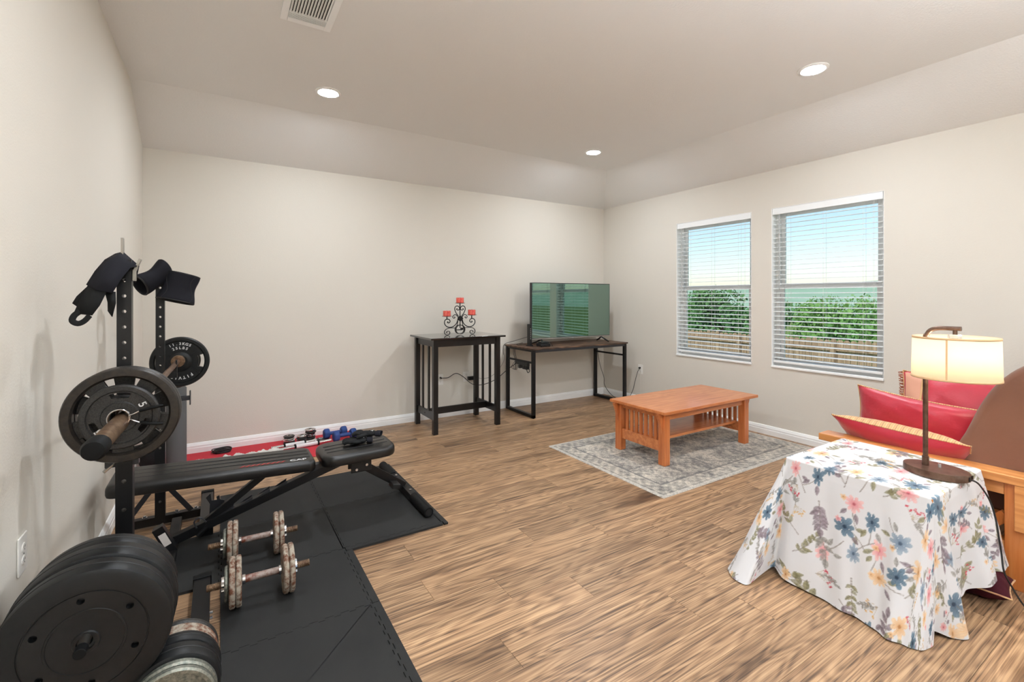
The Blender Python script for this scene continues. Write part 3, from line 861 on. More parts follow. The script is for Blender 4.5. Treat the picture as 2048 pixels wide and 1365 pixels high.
# ------------------------------------------------------------------ pub table
pt = root('pub_table', 'tall black slatted pub table with a glossy top against the back wall', 'table', (2.04, 4.30, 0))
zt = 0.905
MB().bx(1.64, 2.44, 4.02, 4.585, zt - 0.018, zt).build('tabletop', M['blackgloss'], pt, bevel=0.004)
plx = (1.705, 2.377); ply = (4.085, 4.545); lw = 0.046
for x in plx:
    for y in ply: MB().bx(x - lw / 2, x + lw / 2, y - lw / 2, y + lw / 2, 0, zt - 0.018).build('leg', M['blackwood'], pt, bevel=0.002)
for y in ply: MB().bx(plx[0] + lw / 2, plx[1] - lw / 2, y - 0.01, y + 0.01, zt - 0.088, zt - 0.018).build('apron', M['blackwood'], pt, bevel=0.0015)
for x in plx:
    MB().bx(x - 0.01, x + 0.01, ply[0] + lw / 2, ply[1] - lw / 2, zt - 0.088, zt - 0.018).build('apron', M['blackwood'], pt, bevel=0.0015)
    MB().bx(x - 0.01, x + 0.01, ply[0] + lw / 2, ply[1] - lw / 2, 0.125, 0.195).build('stretcher', M['blackwood'], pt, bevel=0.0015)
    for k in (1, 2):
        yy = ply[0] + (ply[1] - ply[0]) * k / 3
        MB().bx(x - 0.008, x + 0.008, yy - 0.014, yy + 0.014, 0.195, zt - 0.088).build('slat', M['blackwood'], pt, bevel=0.0015)
MB().bx(plx[0] + 0.01, plx[1] - 0.01, 4.305, 4.325, 0.13, 0.195).build('stretcher', M['blackwood'], pt, bevel=0.0015)
b = MB()
b.cyl((1.6945, 4.315, 0.16), (1.6925, 4.315, 0.16), 0.006, n=12)
b.build('screw_cap', M['dark'], pt)

# ------------------------------------------------------------------ candelabra and candles
CX, CY, CZ = 2.065, 4.30, zt
cd = root('candelabra', 'black wrought iron three-armed candelabra on the pub table', 'candle holder', (CX, CY, CZ))
def cpt(p, dy=0): return (CX + (p[0] - 755) / 2219, CY + dy, CZ + 0.004 + (1095 - p[1]) / 2447)
def mir(pts): return [(1510 - p[0], p[1]) for p in pts]
def rods(name, paths, r):
    b = MB()
    for p in paths: b.tube(catmull([cpt(q) for q in p], 5), r, 8)
    return b.build(name, M['wrought'], cd)
MB().tube([cpt((755, 330)), cpt((755, 930))], 0.0048, 10).build('stem', M['wrought'], cd)
heart = [(712, 640), (655, 555), (625, 470), (642, 408), (690, 390), (735, 420), (740, 470), (705, 492), (668, 470), (694, 452)]
small = [(700, 660), (652, 606), (602, 618), (576, 660), (600, 692), (634, 672), (612, 655)]
arm = [(700, 715), (672, 812), (600, 888), (510, 914), (430, 888), (380, 820), (386, 745), (432, 712), (492, 724), (512, 770), (482, 802), (446, 788), (466, 768)]
foot = [(640, 935), (500, 930), (410, 962), (377, 1020), (396, 1078), (450, 1096), (500, 1070), (502, 1022), (462, 1005), (424, 1026), (440, 1050)]
for pts in (heart, mir(heart)): rods('heart_scroll', [pts], 0.0046)
for pts in (small, mir(small)): rods('small_scroll', [pts], 0.004)
for pts in (arm, mir(arm)): rods('arm', [pts], 0.0048)
for pts in (foot, mir(foot)):
    b = MB(); b.tube(catmull([cpt(q) for q in pts], 5), 0.008, 8, flat=(1.0, 0.42)); b.build('foot', M['wrought'], cd)
rods('brace', [[(705, 760), (668, 930)], [(805, 760), (842, 930)]], 0.0042)
b = MB(); b.sph(cpt((755, 700)), 0.027, (1, .75, 1), 14)
for k in range(8):
    a = k * PI / 4
    b.sph((CX + math.cos(a) * .02, CY - .012, CZ + .004 + 395 / 2447 + math.sin(a) * .02), .010, (1, .7, 1), 8)
b.build('rosette', M['wrought'], cd)
ringp = [(CX + .05 * math.cos(t), CY, CZ + .004 + .05 + .046 * math.sin(t)) for t in np.linspace(0, 2 * PI, 29)[:-1]]
b = MB()
for i in range(28):
    b.bar(ringp[i], ringp[(i + 1) % 28], 0.034, 0.005, (Vector(ringp[i]) - Vector((CX, CY, CZ + .054))))
b.build('base_ring', M['wrought'], cd)
b = MB(); b.box((CX - .012, CY, CZ + .05), (.055, .03, .008)).box((CX + .02, CY, CZ + .06), (.02, .03, .022)); b.build('ring_crossbar', M['wrought'], cd)
for i, (px_, py_, lab) in enumerate(((435, 640, 'left'), (755, 318, 'top'), (1050, 622, 'right'))):
    p = Vector(cpt((px_, py_)))
    b = MB().lathe([(0, -.004), (.03, -.004), (.05, .0), (.051, .0025), (.047, .0018), (.03, -.001), (0, -.001)], 28, Matrix.Translation(p))
    b.cyl(p - Vector((0, 0, .032)), p - Vector((0, 0, .003)), .0055, n=10)
    b.build('drip_plate', M['wrought'], cd)
    cdl = root('pillar_candle', 'short red striped candle on the %s plate of the iron candelabra' % lab, 'candle', p + Vector((0, 0, -.001)), group='red candles', local=True)
    MB().lathe([(0, 0), (.036, 0), (.0385, .003), (.0385, .052), (.036, .056), (.02, .054), (0, .053)], 28).build('wax', M['candle'], cdl)
    MB().cyl((0, 0, .052), (.001, 0, .062), .0012, n=6).build('wick', M['dark'], cdl)

# ------------------------------------------------------------------ desk
dk = root('computer_desk', 'rustic brown desk on black steel loop legs under the television', 'desk', (3.49, 4.33, 0))
dz = 0.742
MB().bx(2.79, 4.185, 4.05, 4.625, dz - 0.016, dz).build('desktop', M['rustic'], dk, bevel=0.0015)
for x, nm_ in ((2.815, 'leg_loop'), (4.155, 'leg_loop')):
    b = MB(); t = 0.038
    b.bx(x - t / 2, x + t / 2, 4.062, 4.062 + t * .8, 0.005, dz - 0.016).bx(x - t / 2, x + t / 2, 4.61 - t * .8, 4.61, 0.005, dz - 0.016)
    b.bx(x - t / 2, x + t / 2, 4.062, 4.61, 0.005, 0.005 + t * .8)
    b.build('leg_loop', M['steel_b'], dk, bevel=0.002)
    MB().bx(x - 0.010, x + 0.010, 4.092, 4.58, dz - 0.165, dz - 0.145).build('side_rail', M['steel_b'], dk, bevel=0.0015)
    MB().bx(x - 0.010, x + 0.010, 4.092, 4.58, dz - 0.040, dz - 0.016).build('side_rail', M['steel_b'], dk, bevel=0.0015)
    for y in (4.075, 4.597): MB().cyl((x, y, 0), (x, y, 0.006), 0.012, n=12).build('foot_pad', M['rubber'], dk)
MB().bx(2.834, 4.136, 4.062, 4.09, dz - 0.045, dz - 0.016).build('front_rail', M['steel_g'], dk, bevel=0.0015)
MB().bx(2.834, 4.136, 4.58, 4.605, dz - 0.045, dz - 0.016).build('back_rail', M['steel_b'], dk, bevel=0.0015)

# ------------------------------------------------------------------ television
TVR = R(-3.0)
tv = root('television', 'flat black television reflecting the window blinds on the desk', 'television', (3.535, 4.315, dz), (0, 0, TVR), local=True)
tw, th = 1.138, 0.648
tb = 0.062
MB().bx(-tw / 2, tw / 2, -0.008, 0.03, tb, tb + th).build('bezel', M['bezel'], tv, bevel=0.003)
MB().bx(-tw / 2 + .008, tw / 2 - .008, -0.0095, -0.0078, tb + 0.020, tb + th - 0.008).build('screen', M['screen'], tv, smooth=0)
MB().bx(-tw / 2 + .003, tw / 2 - .003, -0.0105, -0.006, tb + 0.001, tb + 0.015).build('chin', M['silver'], tv, bevel=0.001)
b = MB().bx(-0.016, 0.016, -0.0115, -0.010, tb + 0.004, tb + 0.011)
b.build('logo_plate', M['chrome'], tv, smooth=0)
MB().bx(-tw / 2 + .1, tw / 2 - .1, 0.03, 0.065, tb + 0.02, tb + th * .55).build('rear_housing', M['blackplastic'], tv, bevel=0.008)
for s in (-1, 1):
    xx = s * (tw / 2 - .14)
    b = MB()
    b.tube(catmull([(xx, 0.0, tb + .004), (xx + s * .02, -.05, .038), (xx + s * .03, -.115, .0096)], 4), .009, 8)
    b.tube(catmull([(xx, 0.0, tb + .004), (xx + s * .03, .05, .038), (xx + s * .05, .13, .0096)], 4), .009, 8)
    b.build('stand_foot', M['blackplastic'], tv)

# small electronics and cables on the desk
bx_ = root('modem', 'slim black upright modem standing at the left edge of the television', 'modem', (2.925, 4.31, dz))
MB().bx(2.912, 2.942, 4.285, 4.345, dz + .012, dz + .245).build('case', M['blackplastic'], bx_, bevel=.006)
MB().bx(2.906, 2.948, 4.275, 4.355, dz, dz + .013).build('stand', M['blackplastic'], bx_, bevel=.003)
for k in range(6): MB().bx(2.918, 2.924, 4.2835, 4.2855, dz + .08 + k * .022, dz + .086 + k * .022).build('indicator', M['sticker'], bx_, smooth=0)
sb = root('set_top_box', 'small black box with wires under the television corner', 'set-top box', (3.03, 4.19, dz))
MB().bx(2.965, 3.095, 4.15, 4.24, dz + .004, dz + .034).build('case', M['blackplastic'], sb, bevel=.004)
b = MB()
for x in (2.975, 3.085):
    for y in (4.16, 4.23): b.cyl((x, y, dz), (x, y, dz + .005), .006, n=10)
b.build('rubber_foot', M['rubber'], sb)
MB().tube(catmull([(3.05, 4.145, dz + .03), (3.07, 4.13, dz + .05), (3.09, 4.125, dz + .03), (3.10, 4.12, dz + .004)], 5), .003, 8).build('wire', M['cable'], sb)
MB().bx(2.985, 3.09, 4.17, 4.235, dz + .034, dz + .052).build('remote_dock', M['blackplastic'], sb, bevel=.004)

def cable(name, label, pts, r, mat, extra=None):
    o = MB().tube(catmull(pts, 8), r, 8).build(name, mat, None, loc=pts[0])
    return tag(o, label, 'cable')
cable('power_cable', 'thin black cable looping across the left of the rustic desktop', [(2.90, 4.41, dz + .03), (2.86, 4.47, dz + .012), (2.83, 4.40, dz + .006), (2.87, 4.33, dz + .018), (2.90, 4.28, dz + .004), (2.94, 4.22, dz + .004), (2.96, 4.20, dz + .012)], .0022, M['cable'])
cable('power_cable', 'black cable running from the upright modem over the back of the desk', [(2.925, 4.348, dz + .10), (2.86, 4.50, dz + .05), (2.785, 4.61, dz + .006), (2.775, 4.635, dz - .06), (2.78, 4.63, .62)], .0026, M['cable'])
strip = root('power_strip', 'black power strip with plugs hung from the left desk rail', 'power strip', (2.815, 4.30, dz - .19))
MB().bx(2.800, 2.832, 4.17, 4.42, dz - .200, dz - .165).build('case', M['blackplastic'], strip, bevel=.003)
for k, y in enumerate((4.20, 4.245, 4.33)):
    MB().bx(2.795, 2.838, y - .018, y + .018, dz - .238, dz - .200).build('plug', M['blackplastic'], strip, bevel=.003)
b = MB()
for k in range(3):
    y = 4.40 + .02 * k
    b.tube(catmull([(2.815, y, dz - .17), (2.80 - .01 * k, y + .02, dz - .24), (2.83, y + .03, dz - .27), (2.825, y, dz - .20), (2.81, y + .02, dz - .10), (2.82, y + .05, dz - .03)], 6), .0024, 7)
b.build('wire_bundle', M['cable'], strip)
MB().tube(catmull([(2.80, 4.19, dz - .22), (2.80, 4.165, dz - .265), (2.815, 4.15, dz - .25), (2.82, 4.175, dz - .21)], 6), .004, 8).build('cord_loop', M['cable'], strip)

def outlet(loc, n, label, two=True):
    """wall plate, n = outward normal"""
    ang = math.atan2(n[1], n[0]) + PI / 2
    o = root('wall_outlet', label, 'outlet', loc, (PI / 2, 0, ang), group='wall outlets', local=True)
    MB().bx(-.036, .036, -.058, .058, 0, .006).build('cover_plate', M['plastic_w'], o, bevel=.003)
    for s in (-1, 1):
        f = MB().lathe([(0, .0085), (.0145, .0085), (.0165, .007), (.0165, .004)], 24, Matrix.Translation((0, s * .0195, 0)) @ Matrix.Diagonal((1, .86, 1, 1))).build('receptacle', M['plastic_w'], o)
        bb = MB().bx(-.0065, -.005, s * .0195 - .001, s * .0195 + .007, .0084, .0088).bx(.005, .0065, s * .0195 - .001, s * .0195 + .006, .0084, .0088)
        bb.cyl((0, s * .0195 - .006, .0084), (0, s * .0195 - .006, .0088), .002, n=8)
        bb.build('slots', M['dark'], f, smooth=0)
    MB().cyl((0, 0, .006), (0, 0, .0075), .0028, n=10).build('screw', M['bolt'], o)
    return o
outlet((XL, 2.005, 0.497), (1, 0), 'white outlet on the left wall above the big weight plates')
outlet((1.997, YB, 0.405), (0, -1), 'white outlet on the back wall behind the pub table, left one')
outlet((2.304, YB, 0.41), (0, -1), 'white outlet on the back wall behind the pub table, right one')
outlet((XR, 4.0, 0.408), (-1, 0), 'white outlet on the right wall beside the desk')
ad = root('power_adapter', 'black power adapter block behind the pub table slats', 'adapter', (2.37, YB - .03, .39))
MB().bx(2.315, 2.43, YB - .05, YB - .0095, .372, .412).build('case', M['blackplastic'], ad, bevel=.004)
MB().tube(catmull([(2.43, YB - .03, .39), (2.50, YB - .05, .375), (2.60, YB - .06, .40), (2.70, YB - .05, .47), (2.775, YB - .03, .55), (2.785, YB - .03, .62)], 8), .0016, 7).build('lead', M['cable'], ad)
pc = root('extension_cord', 'black cord hanging from the left back outlet over to the desk', 'cord', (2.0, YB - .01, .42))
MB().cyl((1.997, YB - .0095, .4245), (1.997, YB - .035, .4235), .011, .008, 12).build('plug', M['blackplastic'], pc)
MB().tube(catmull([(1.997, YB - .03, .4235), (2.06, YB - .07, .43), (2.14, YB - .09, .47), (2.22, YB - .10, .43), (2.32, YB - .12, .345), (2.45, YB - .12, .325), (2.60, YB - .14, .37), (2.74, YB - .18, .48), (2.80, YB - .25, .545), (2.815, YB - .27, .56)], 8), .0038, 8).build('lead', M['cable'], pc)
tcb = root('hanging_cord', 'thin black cord hanging by the right desk leg up to the wall outlet', 'cord', (4.22, 4.2, 0))
b = MB().tube(catmull([(4.10, 4.50, dz - .03), (4.105, 4.49, .55), (4.12, 4.46, .40), (4.14, 4.42, .27), (4.135, 4.40, .17), (4.18, 4.33, .06), (4.23, 4.24, .012), (4.27, 4.14, .03), (4.295, 4.08, .14), (4.30, 4.045, .26), (4.315, 4.02, .37), (4.335, 4.0, .425)], 8), .0032, 8)
b.build('lead', M['cable'], tcb)
MB().cyl((4.318, 4.0, .4275), (4.3405, 4.0, .4275), .009, .011, 12).build('plug', M['blackplastic'], tcb)
wc = cable('white_cable', 'thin pale cable hanging below the right wall outlet', [(4.338, 3.99, .385), (4.33, 3.985, .30), (4.325, 3.99, .15), (4.32, 4.0, .02), (4.31, 3.98, .003)], .0018, M['whitecable'])

# ------------------------------------------------------------------ side table, cloth, lamp
TX0, TX1, TY0, TY1, TZ = 2.31, 2.90, 0.66, 1.215, 0.51
st = root('side_table', 'small wooden side table hidden under the floral tablecloth', 'table', ((TX0 + TX1) / 2, (TY0 + TY1) / 2, 0))
MB().bx(TX0 + .003, TX1 - .003, TY0 + .003, TY1 - .003, TZ - .028, TZ - .003).build('tabletop', M['oak_y'], st, bevel=.003)
for x in (TX0 + .05, TX1 - .05):
    for y in (TY0 + .05, TY1 - .05): MB().bx(x - .02, x + .02, y - .02, y + .02, 0, TZ - .028).build('leg', M['oak_z'], st, bevel=.002)

def tablecloth():
    cx, cy = (TX0 + TX1) / 2, (TY0 + TY1) / 2
    hx, hy = (TX1 - TX0) / 2, (TY1 - TY0) / 2
    rc = 0.02
    # perimeter: start on far-left corner, run down the -X side, along -Y, +X, +Y
    corners = [(-hx + rc, hy - rc, PI / 2), (-hx + rc, -hy + rc, PI), (hx - rc, -hy + rc, 1.5 * PI), (hx - rc, hy - rc, 2 * PI)]
    pos, nor, tt = [], [], []
    NC, NS = 90, 150
    for k in range(4):
        px_, py_, a0 = corners[k]
        for i in range(NC):
            a = a0 + (PI / 2) * i / NC
            pos.append((px_ + rc * math.cos(a), py_ + rc * math.sin(a))); nor.append((math.cos(a), math.sin(a))); tt.append(k + .24 * i / NC - .12)
        nx_, ny_, a1 = corners[(k + 1) % 4]
        a = a0 + PI / 2
        s0 = (px_ + rc * math.cos(a), py_ + rc * math.sin(a)); s1 = (nx_ + rc * math.cos(a), ny_ + rc * math.sin(a))
        for i in range(NS):
            u = i / NS
            pos.append((s0[0] + (s1[0] - s0[0]) * u, s0[1] + (s1[1] - s0[1]) * u)); nor.append((math.cos(a), math.sin(a))); tt.append(k + .12 + .76 * u)
    pos, nor, tt = np.array(pos), np.array(nor), np.array(tt)
    N = len(pos)
    # hem control points, measured: (t, X, Y, Z)
    H_ = [(-.12, 2.20, 1.325, .02), (-.05, 2.03, 1.335, .012), (0.0, 1.975, 1.275, .012), (.045, 1.972, 1.205, .006), (.075, 2.05, 1.205, .02), (.11, 2.20, 1.205, .035), (.15, 2.175, 1.16, .02), (.24, 2.150, 1.10, .014),
          (.45, 2.152, .92, .012), (.66, 2.130, .79, .012), (.80, 2.118, .725, .012), (.90, 2.125, .68, .008), (.97, 2.155, .645, .008), (1.02, 2.215, .632, .012), (1.06, 2.285, .665, .03),
          (1.11, 2.315, .610, .014), (1.17, 2.372, .552, .006), (1.24, 2.44, .610, .035), (1.33, 2.50, .655, .07), (1.45, 2.60, .632, .085), (1.55, 2.66, .590, .105), (1.64, 2.72, .575, .12), (1.74, 2.78, .612, .115),
          (1.84, 2.84, .590, .11), (1.95, 2.912, .575, .12), (2.03, 2.922, .62, .14), (2.15, 2.918, .74, .13), (2.5, 2.916, .93, .12), (2.85, 2.918, 1.15, .12), (3.0, 2.925, 1.235, .10),
          (3.15, 2.78, 1.262, .09), (3.4, 2.62, 1.235, .09), (3.6, 2.50, 1.265, .08), (3.78, 2.34, 1.25, .05)]
    ht = np.array([h[0] for h in H_] + [H_[0][0] + 4.0]); hp = np.array([h[1:] for h in H_] + [H_[0][1:]])
    # monotone smooth interpolation (cosine blended linear, then light smoothing)
    T = np.where(tt < -.12, tt + 4, tt)
    hem = np.stack([np.interp(T, ht, hp[:, i]) for i in range(3)], 1)
    k = np.hanning(17); k /= k.sum()
    for i in range(3):
        ext = np.concatenate((hem[-8:, i], hem[:, i], hem[:8, i])); hem[:, i] = np.convolve(ext, k, 'valid')
    edge = pos + np.array((cx, cy))
    NT, NK = 78, 150
    rows, flat = [], []
    dropn = .56
    for i in range(NT):            # top
        s = (i + 1) / NT
        s2 = s ** .8
        wr = .0012 * np.sin(pos[:, 0] * 38 * s2 + pos[:, 1] * 17) + .0010 * np.sin(pos[:, 1] * 45 * s2 + 1)
        rows.append(np.stack((cx + pos[:, 0] * s2, cy + pos[:, 1] * s2, TZ + .0014 + wr * (1 - s ** 6) - 0.003 * max(0, s - .97) / .03), 1)); flat.append(pos * s2)
    ph = rng.uniform(0, 6, 6)
    for j in range(1, NK + 1):
        v = j / NK
        g = v ** 1.25 * .55 + v * .45
        xy = edge + nor * (.0035 * min(1, v * 14))
        lat = xy * (1 - g) + hem[:, :2] * g
        # creases that grow down the skirt
        cr = (.009 * np.sin(T * 22 + ph[0] + v * 1.5) + .005 * np.sin(T * 41 + ph[1] - v) + .0035 * np.sin(T * 9 + v * 9 + ph[2])) * math.sin(min(1, v * 1.15) * PI * .5) * (.35 + .65 * (1 - v * .3))
        damp = np.where((T > 1.95) & (T < 3.05), .25, 1.0)
        lat = lat + nor * (cr * damp)[:, None] * min(1, v * 4)
        if True:
            lat[:, 0] = np.where((T > 1.8) & (T < 3.1), np.minimum(lat[:, 0], 2.926), lat[:, 0])
        zz = TZ - .0015 - (TZ - hem[:, 2]) * (v ** .97) - .004 * min(1, v * 20)
        zz = np.maximum(zz, .004)
        rows.append(np.stack((lat[:, 0], lat[:, 1], zz), 1)); flat.append(pos + nor * (dropn * v))
    co = np.concatenate([np.array([[cx, cy, TZ + .0015]])] + rows); fl = np.concatenate([np.zeros((1, 2))] + flat)
    nr = len(rows)
    idx = 1 + np.arange(nr * N).reshape(nr, N)
    a = idx[:-1]; b_ = idx[1:]
    q = np.stack((a, np.roll(a, -1, 1), np.roll(b_, -1, 1), b_), -1).reshape(-1, 4)
    # cap the centre with quads made from pairs of wedge triangles
    f0 = idx[0]
    cap = np.stack((np.zeros(N // 2, int), f0[1::2][:N // 2 - 0], f0[0::2][:N // 2], np.zeros(N // 2, int)), -1)
    cap = np.array([(0, f0[(2 * i + 2) % N], f0[2 * i + 1], f0[2 * i]) for i in range(N // 2)])
    q = np.concatenate((q[:, ::-1], cap))
    # ---------------- the watercolour print
    C = np.tile(np.array((216, 215, 216.)), (len(co), 1))
    P, Q = fl[:, 0], fl[:, 1]
    pr = random.Random(41)
    def near(x, y, r): return np.nonzero((np.abs(P - x) < r) & (np.abs(Q - y) < r))[0]
    def put(ix, al, col):
        al = np.clip(al, 0, 1)[:, None]
        C[ix] = C[ix] * (1 - al) + np.asarray(col) * al if np.ndim(col) == 1 else C[ix] * (1 - al) + col * al
    PAL = dict(blue=((70, 96, 116), (38, 58, 78), (120, 146, 160)), pink=((228, 176, 172), (204, 104, 112), (242, 214, 208)), peach=((228, 194, 148), (196, 136, 84), (242, 224, 194)), slate=((128, 146, 164), (74, 92, 112), (176, 190, 200)))
    def flower(x, y, r, kind, npet, side=0.0):
        c0, c1, c2 = [np.array(v, float) for v in PAL[kind]]
        ix = near(x, y, r * 1.15)
        if not len(ix): return
        dx, dy = P[ix] - x, Q[ix] - y
        a0 = pr.uniform(0, 6)
        if side: dy = dy / (1 - .5 * side)
        rr_ = np.hypot(dx, dy) / r; a = np.arctan2(dy, dx) + a0
        petal = np.abs(np.cos(a * npet / 2)) ** .5
        lim = .34 + .52 * petal + .1 * np.cos(a * 3 + a0)
        al = np.clip((lim - rr_) * 16, 0, 1)
        streak = .5 + .5 * np.sin(a * npet * 3.3 + rr_ * 5)
        w = np.clip(rr_ + .25 * streak, 0, 1)[:, None]
        col = c1 * (1 - w) + (c0 * .55 + c2 * .45) * w
        edge_ = np.clip((rr_ - lim + .12) * 8, 0, 1)[:, None] * .3
        col = col * (1 - edge_) + c1 * edge_
        put(ix, al * (.72 + .2 * streak), col)
        put(ix, np.clip((.17 - rr_) * 20, 0, 1) * .9, c1 * .85)
    def leaf(x, y, ang, L_, w, col, al0=.8):
        ix = near(x + math.cos(ang) * L_ / 2, y + math.sin(ang) * L_ / 2, L_ * .75)
        if not len(ix): return
        dx, dy = P[ix] - x, Q[ix] - y
        u = (dx * math.cos(ang) + dy * math.sin(ang)) / L_; v = (-dx * math.sin(ang) + dy * math.cos(ang)) / w
        half = np.where((u > 0) & (u < 1), np.sin(np.clip(u, 0, 1) ** .8 * PI) ** .9, 0)
        al = np.clip((half - np.abs(v)) * 4, 0, 1) * ((u > 0) & (u < 1))
        sh = np.clip(.5 + .5 * np.sign(v) * .5 + .25 * np.sin(u * 20), 0, 1)[:, None]
        col = np.asarray(col, float)
        put(ix, al * al0, col * (.78 + .3 * sh) )
        put(ix, np.clip((.1 - np.abs(v)) * 9, 0, 1) * ((u > .02) & (u < .98)) * .5, col * .55)
    def stem(x, y, ang, L_, bend, col, wd=.0018, al0=.75):
        pts = []
        for k in range(26):
            u = k / 25
            aa = ang + bend * u
            if k == 0: px_, py_ = x, y
            else: px_ += math.cos(aa) * L_ / 25; py_ += math.sin(aa) * L_ / 25
            pts.append((px_, py_, aa))
        mx_, my_ = np.mean([p[0] for p in pts]), np.mean([p[1] for p in pts])
        ix = near(mx_, my_, L_ * .62)
        if len(ix):
            d = np.full(len(ix), 9.0)
            for p in pts: d = np.minimum(d, np.hypot(P[ix] - p[0], Q[ix] - p[1]) - L_ / 90)
            put(ix, np.clip((wd - d) / wd, 0, 1) * al0, np.array(col, float))
        return pts
    OL, MV, GR, ST = (132, 126, 92), (128, 112, 120), (150, 146, 140), (116, 104, 96)
    def sprig(x, y, ang, L_, col, big):
        pts = stem(x, y, ang, L_, pr.uniform(-.9, .9), ST)
        for k in range(5, 25, 4):
            p = pts[k]
            for s in (-1, 1):
                if pr.random() < .85: leaf(p[0], p[1], p[2] + s * pr.uniform(.5, 1.0), big * pr.uniform(.7, 1.1), big * .26, col, pr.uniform(.6, .9))
        p = pts[-1]; leaf(p[0], p[1], p[2], big, big * .28, col)
    def berries(x, y, ang, col):
        for k in range(6):
            a = ang + (k - 2.5) * .28
            L_ = pr.uniform(.035, .055)
            stem(x, y, a, L_, 0, (170, 150, 120), .0012, .6)
            ix = near(x + math.cos(a) * L_, y + math.sin(a) * L_, .012)
            for d in range(3):
                ox, oy = x + math.cos(a) * L_ + pr.uniform(-.006, .006), y + math.sin(a) * L_ + pr.uniform(-.006, .006)
                put(ix, np.clip((.0042 - np.hypot(P[ix] - ox, Q[ix] - oy)) * 500, 0, 1) * .85, np.array(col, float))
    cell = .102
    gx = int(.9 / cell) + 1
    kinds = ['blue', 'sprigO', 'peach', 'sprigM', 'pink', 'berry', 'slate', 'sprigO', 'blue', 'sprigM', 'peach', 'berryr']
    for i in range(-gx, gx + 1):
        for j in range(-gx, gx + 1):
            x = i * cell + (j % 2) * cell * .5 + pr.uniform(-.025, .025); y = j * cell + pr.uniform(-.025, .025)
            kd = kinds[(i * 5 + j * 3 + pr.choice((0, 0, 1))) % len(kinds)]
            if kd.startswith('sprig'):
                sprig(x, y, pr.uniform(0, 6.3), pr.uniform(.11, .16), OL if kd[-1] == 'O' else (MV if pr.random() < .6 else GR), pr.uniform(.032, .048))
            elif kd.startswith('berry'):
                berries(x, y, pr.uniform(0, 6.3), (206, 160, 96) if kd == 'berry' else (188, 60, 74)); sprig(x, y, pr.uniform(0, 6.3), .07, GR, .022)
            else:
                a = pr.uniform(0, 6.3)
                stem(x, y, a, pr.uniform(.08, .13), pr.uniform(-.8, .8), ST)
                for s in (-.5, .4): leaf(x + math.cos(a + s) * .04, y + math.sin(a + s) * .04, a + s, pr.uniform(.035, .05), .010, pr.choice((OL, MV, GR)), .75)
                flower(x, y, pr.uniform(.040, .060), kd, pr.choice((7, 8, 9)), pr.choice((0, .5, .8)))
                if pr.random() < .5: flower(x + pr.uniform(-.07, .07), y + pr.uniform(-.07, .07), .016, pr.choice(('peach', 'pink')), 5)
    return np_mesh('tablecloth', co, q, C)
tc_o = obj('tablecloth', tablecloth(), M['cloth'], None, smooth=0, loc=((TX0 + TX1) / 2, (TY0 + TY1) / 2, 0))
for p in tc_o.data.polygons: pass
tag(tc_o, 'white tablecloth printed with watercolour flowers draped over the side table', 'tablecloth')

LX, LY = 2.640, 0.782
SX, SY = 2.640, 0.684
LZ = TZ + .003
lp = root('table_lamp', 'bronze table lamp with a glowing white drum shade', 'lamp', (LX, LY - .03, LZ))
b = MB()
prof = [(0, 0), (.97, 0), (1, .05), (1, .9), (.985, 1.0), (0, 1.0)]
b.lathe([(r, z) for r, z in prof], 56, Matrix.Translation((LX, LY - .035, LZ)) @ Matrix.Diagonal((.088, .112, .030, 1)))
b.build('base', M['bronze'], lp)
b = MB().tube(catmull([(LX, LY, LZ + .028), (LX, LY, LZ + .3), (LX, LY, 1.085), (LX, LY - .004, 1.115), (LX, LY - .018, 1.138), (LX, LY - .045, 1.148), (LX, LY - .09, 1.149), (LX, LY - .118, 1.149)], 6), .0095, 12)
b.cyl((LX, LY, LZ + .029), (LX, LY, LZ + .07), .0125, n=16)
b.build('pole', M['bronze'], lp)
MB().cyl((SX, SY, 1.143), (SX, SY, 1.125), .008, n=12).build('hanger', M['bronze'], lp)
b = MB().lathe([(0, 1.125), (.022, 1.125), (.024, 1.12), (.024, 1.108), (.0, 1.106)], 10, Matrix.Translation((SX, SY, 0)))
b.build('crystal_finial', M['crystal'], lp, smooth=0)
SR, SZ0, SZ1 = 0.142, 0.938, 1.115
MB().lathe([(SR, SZ0), (SR - .004, SZ1)], 64, Matrix.Translation((SX, SY, 0))).build('shade', M['shade'], lp, recalc=False, solid=.0012)
for z0, z1 in ((SZ0 - .0005, SZ0 + .008), (SZ1 - .008, SZ1 + .0005)):
    MB().lathe([(SR + .0012 - .004 * (z0 - SZ0) / .177, z0), (SR + .0012 - .004 * (z1 - SZ0) / .177, z1)], 64, Matrix.Translation((SX, SY, 0))).build('shade_tape', M['shadetape'], lp, recalc=False, solid=.001)
a = math.atan2(-SY, -SX) - .18
MB().bar((SX + math.cos(a) * (SR + .001), SY + math.sin(a) * (SR + .001), SZ0 + .006), (SX + math.cos(a) * (SR - .0035), SY + math.sin(a) * (SR - .0035), SZ1 - .006), .006, .001, (math.cos(a), math.sin(a), 0)).build('shade_seam', M['shadetape'], lp, smooth=0)
b = MB()
for k in range(3):
    an = k * 2 * PI / 3 + .4
    b.cyl((SX, SY, SZ1 - .012), (SX + math.cos(an) * (SR - .006), SY + math.sin(an) * (SR - .006), SZ1 - .004), .0016, n=6)
b.cyl((SX, SY, SZ1 - .07), (SX, SY, 1.108), .012, n=14)
b.build('spider_socket', M['bronze'], lp)
MB().sph((SX, SY, 1.02), .028, (1, 1, 1.25), 20).build('bulb', M['bulb'], lp)
b = MB()
b.cyl((LX + .012, LY - .045, LZ + .030), (LX + .012, LY - .045, LZ + .045), .006, n=10)
b.build('switch_knob', M['crystal'], lp)
b = MB()
for d in (-.012, .012): b.box((LX + .004 + d, LY - .035 - .1115, LZ + .015), (.014, .006, .018))
b.build('usb_port', M['blackplastic'], lp, smooth=0)
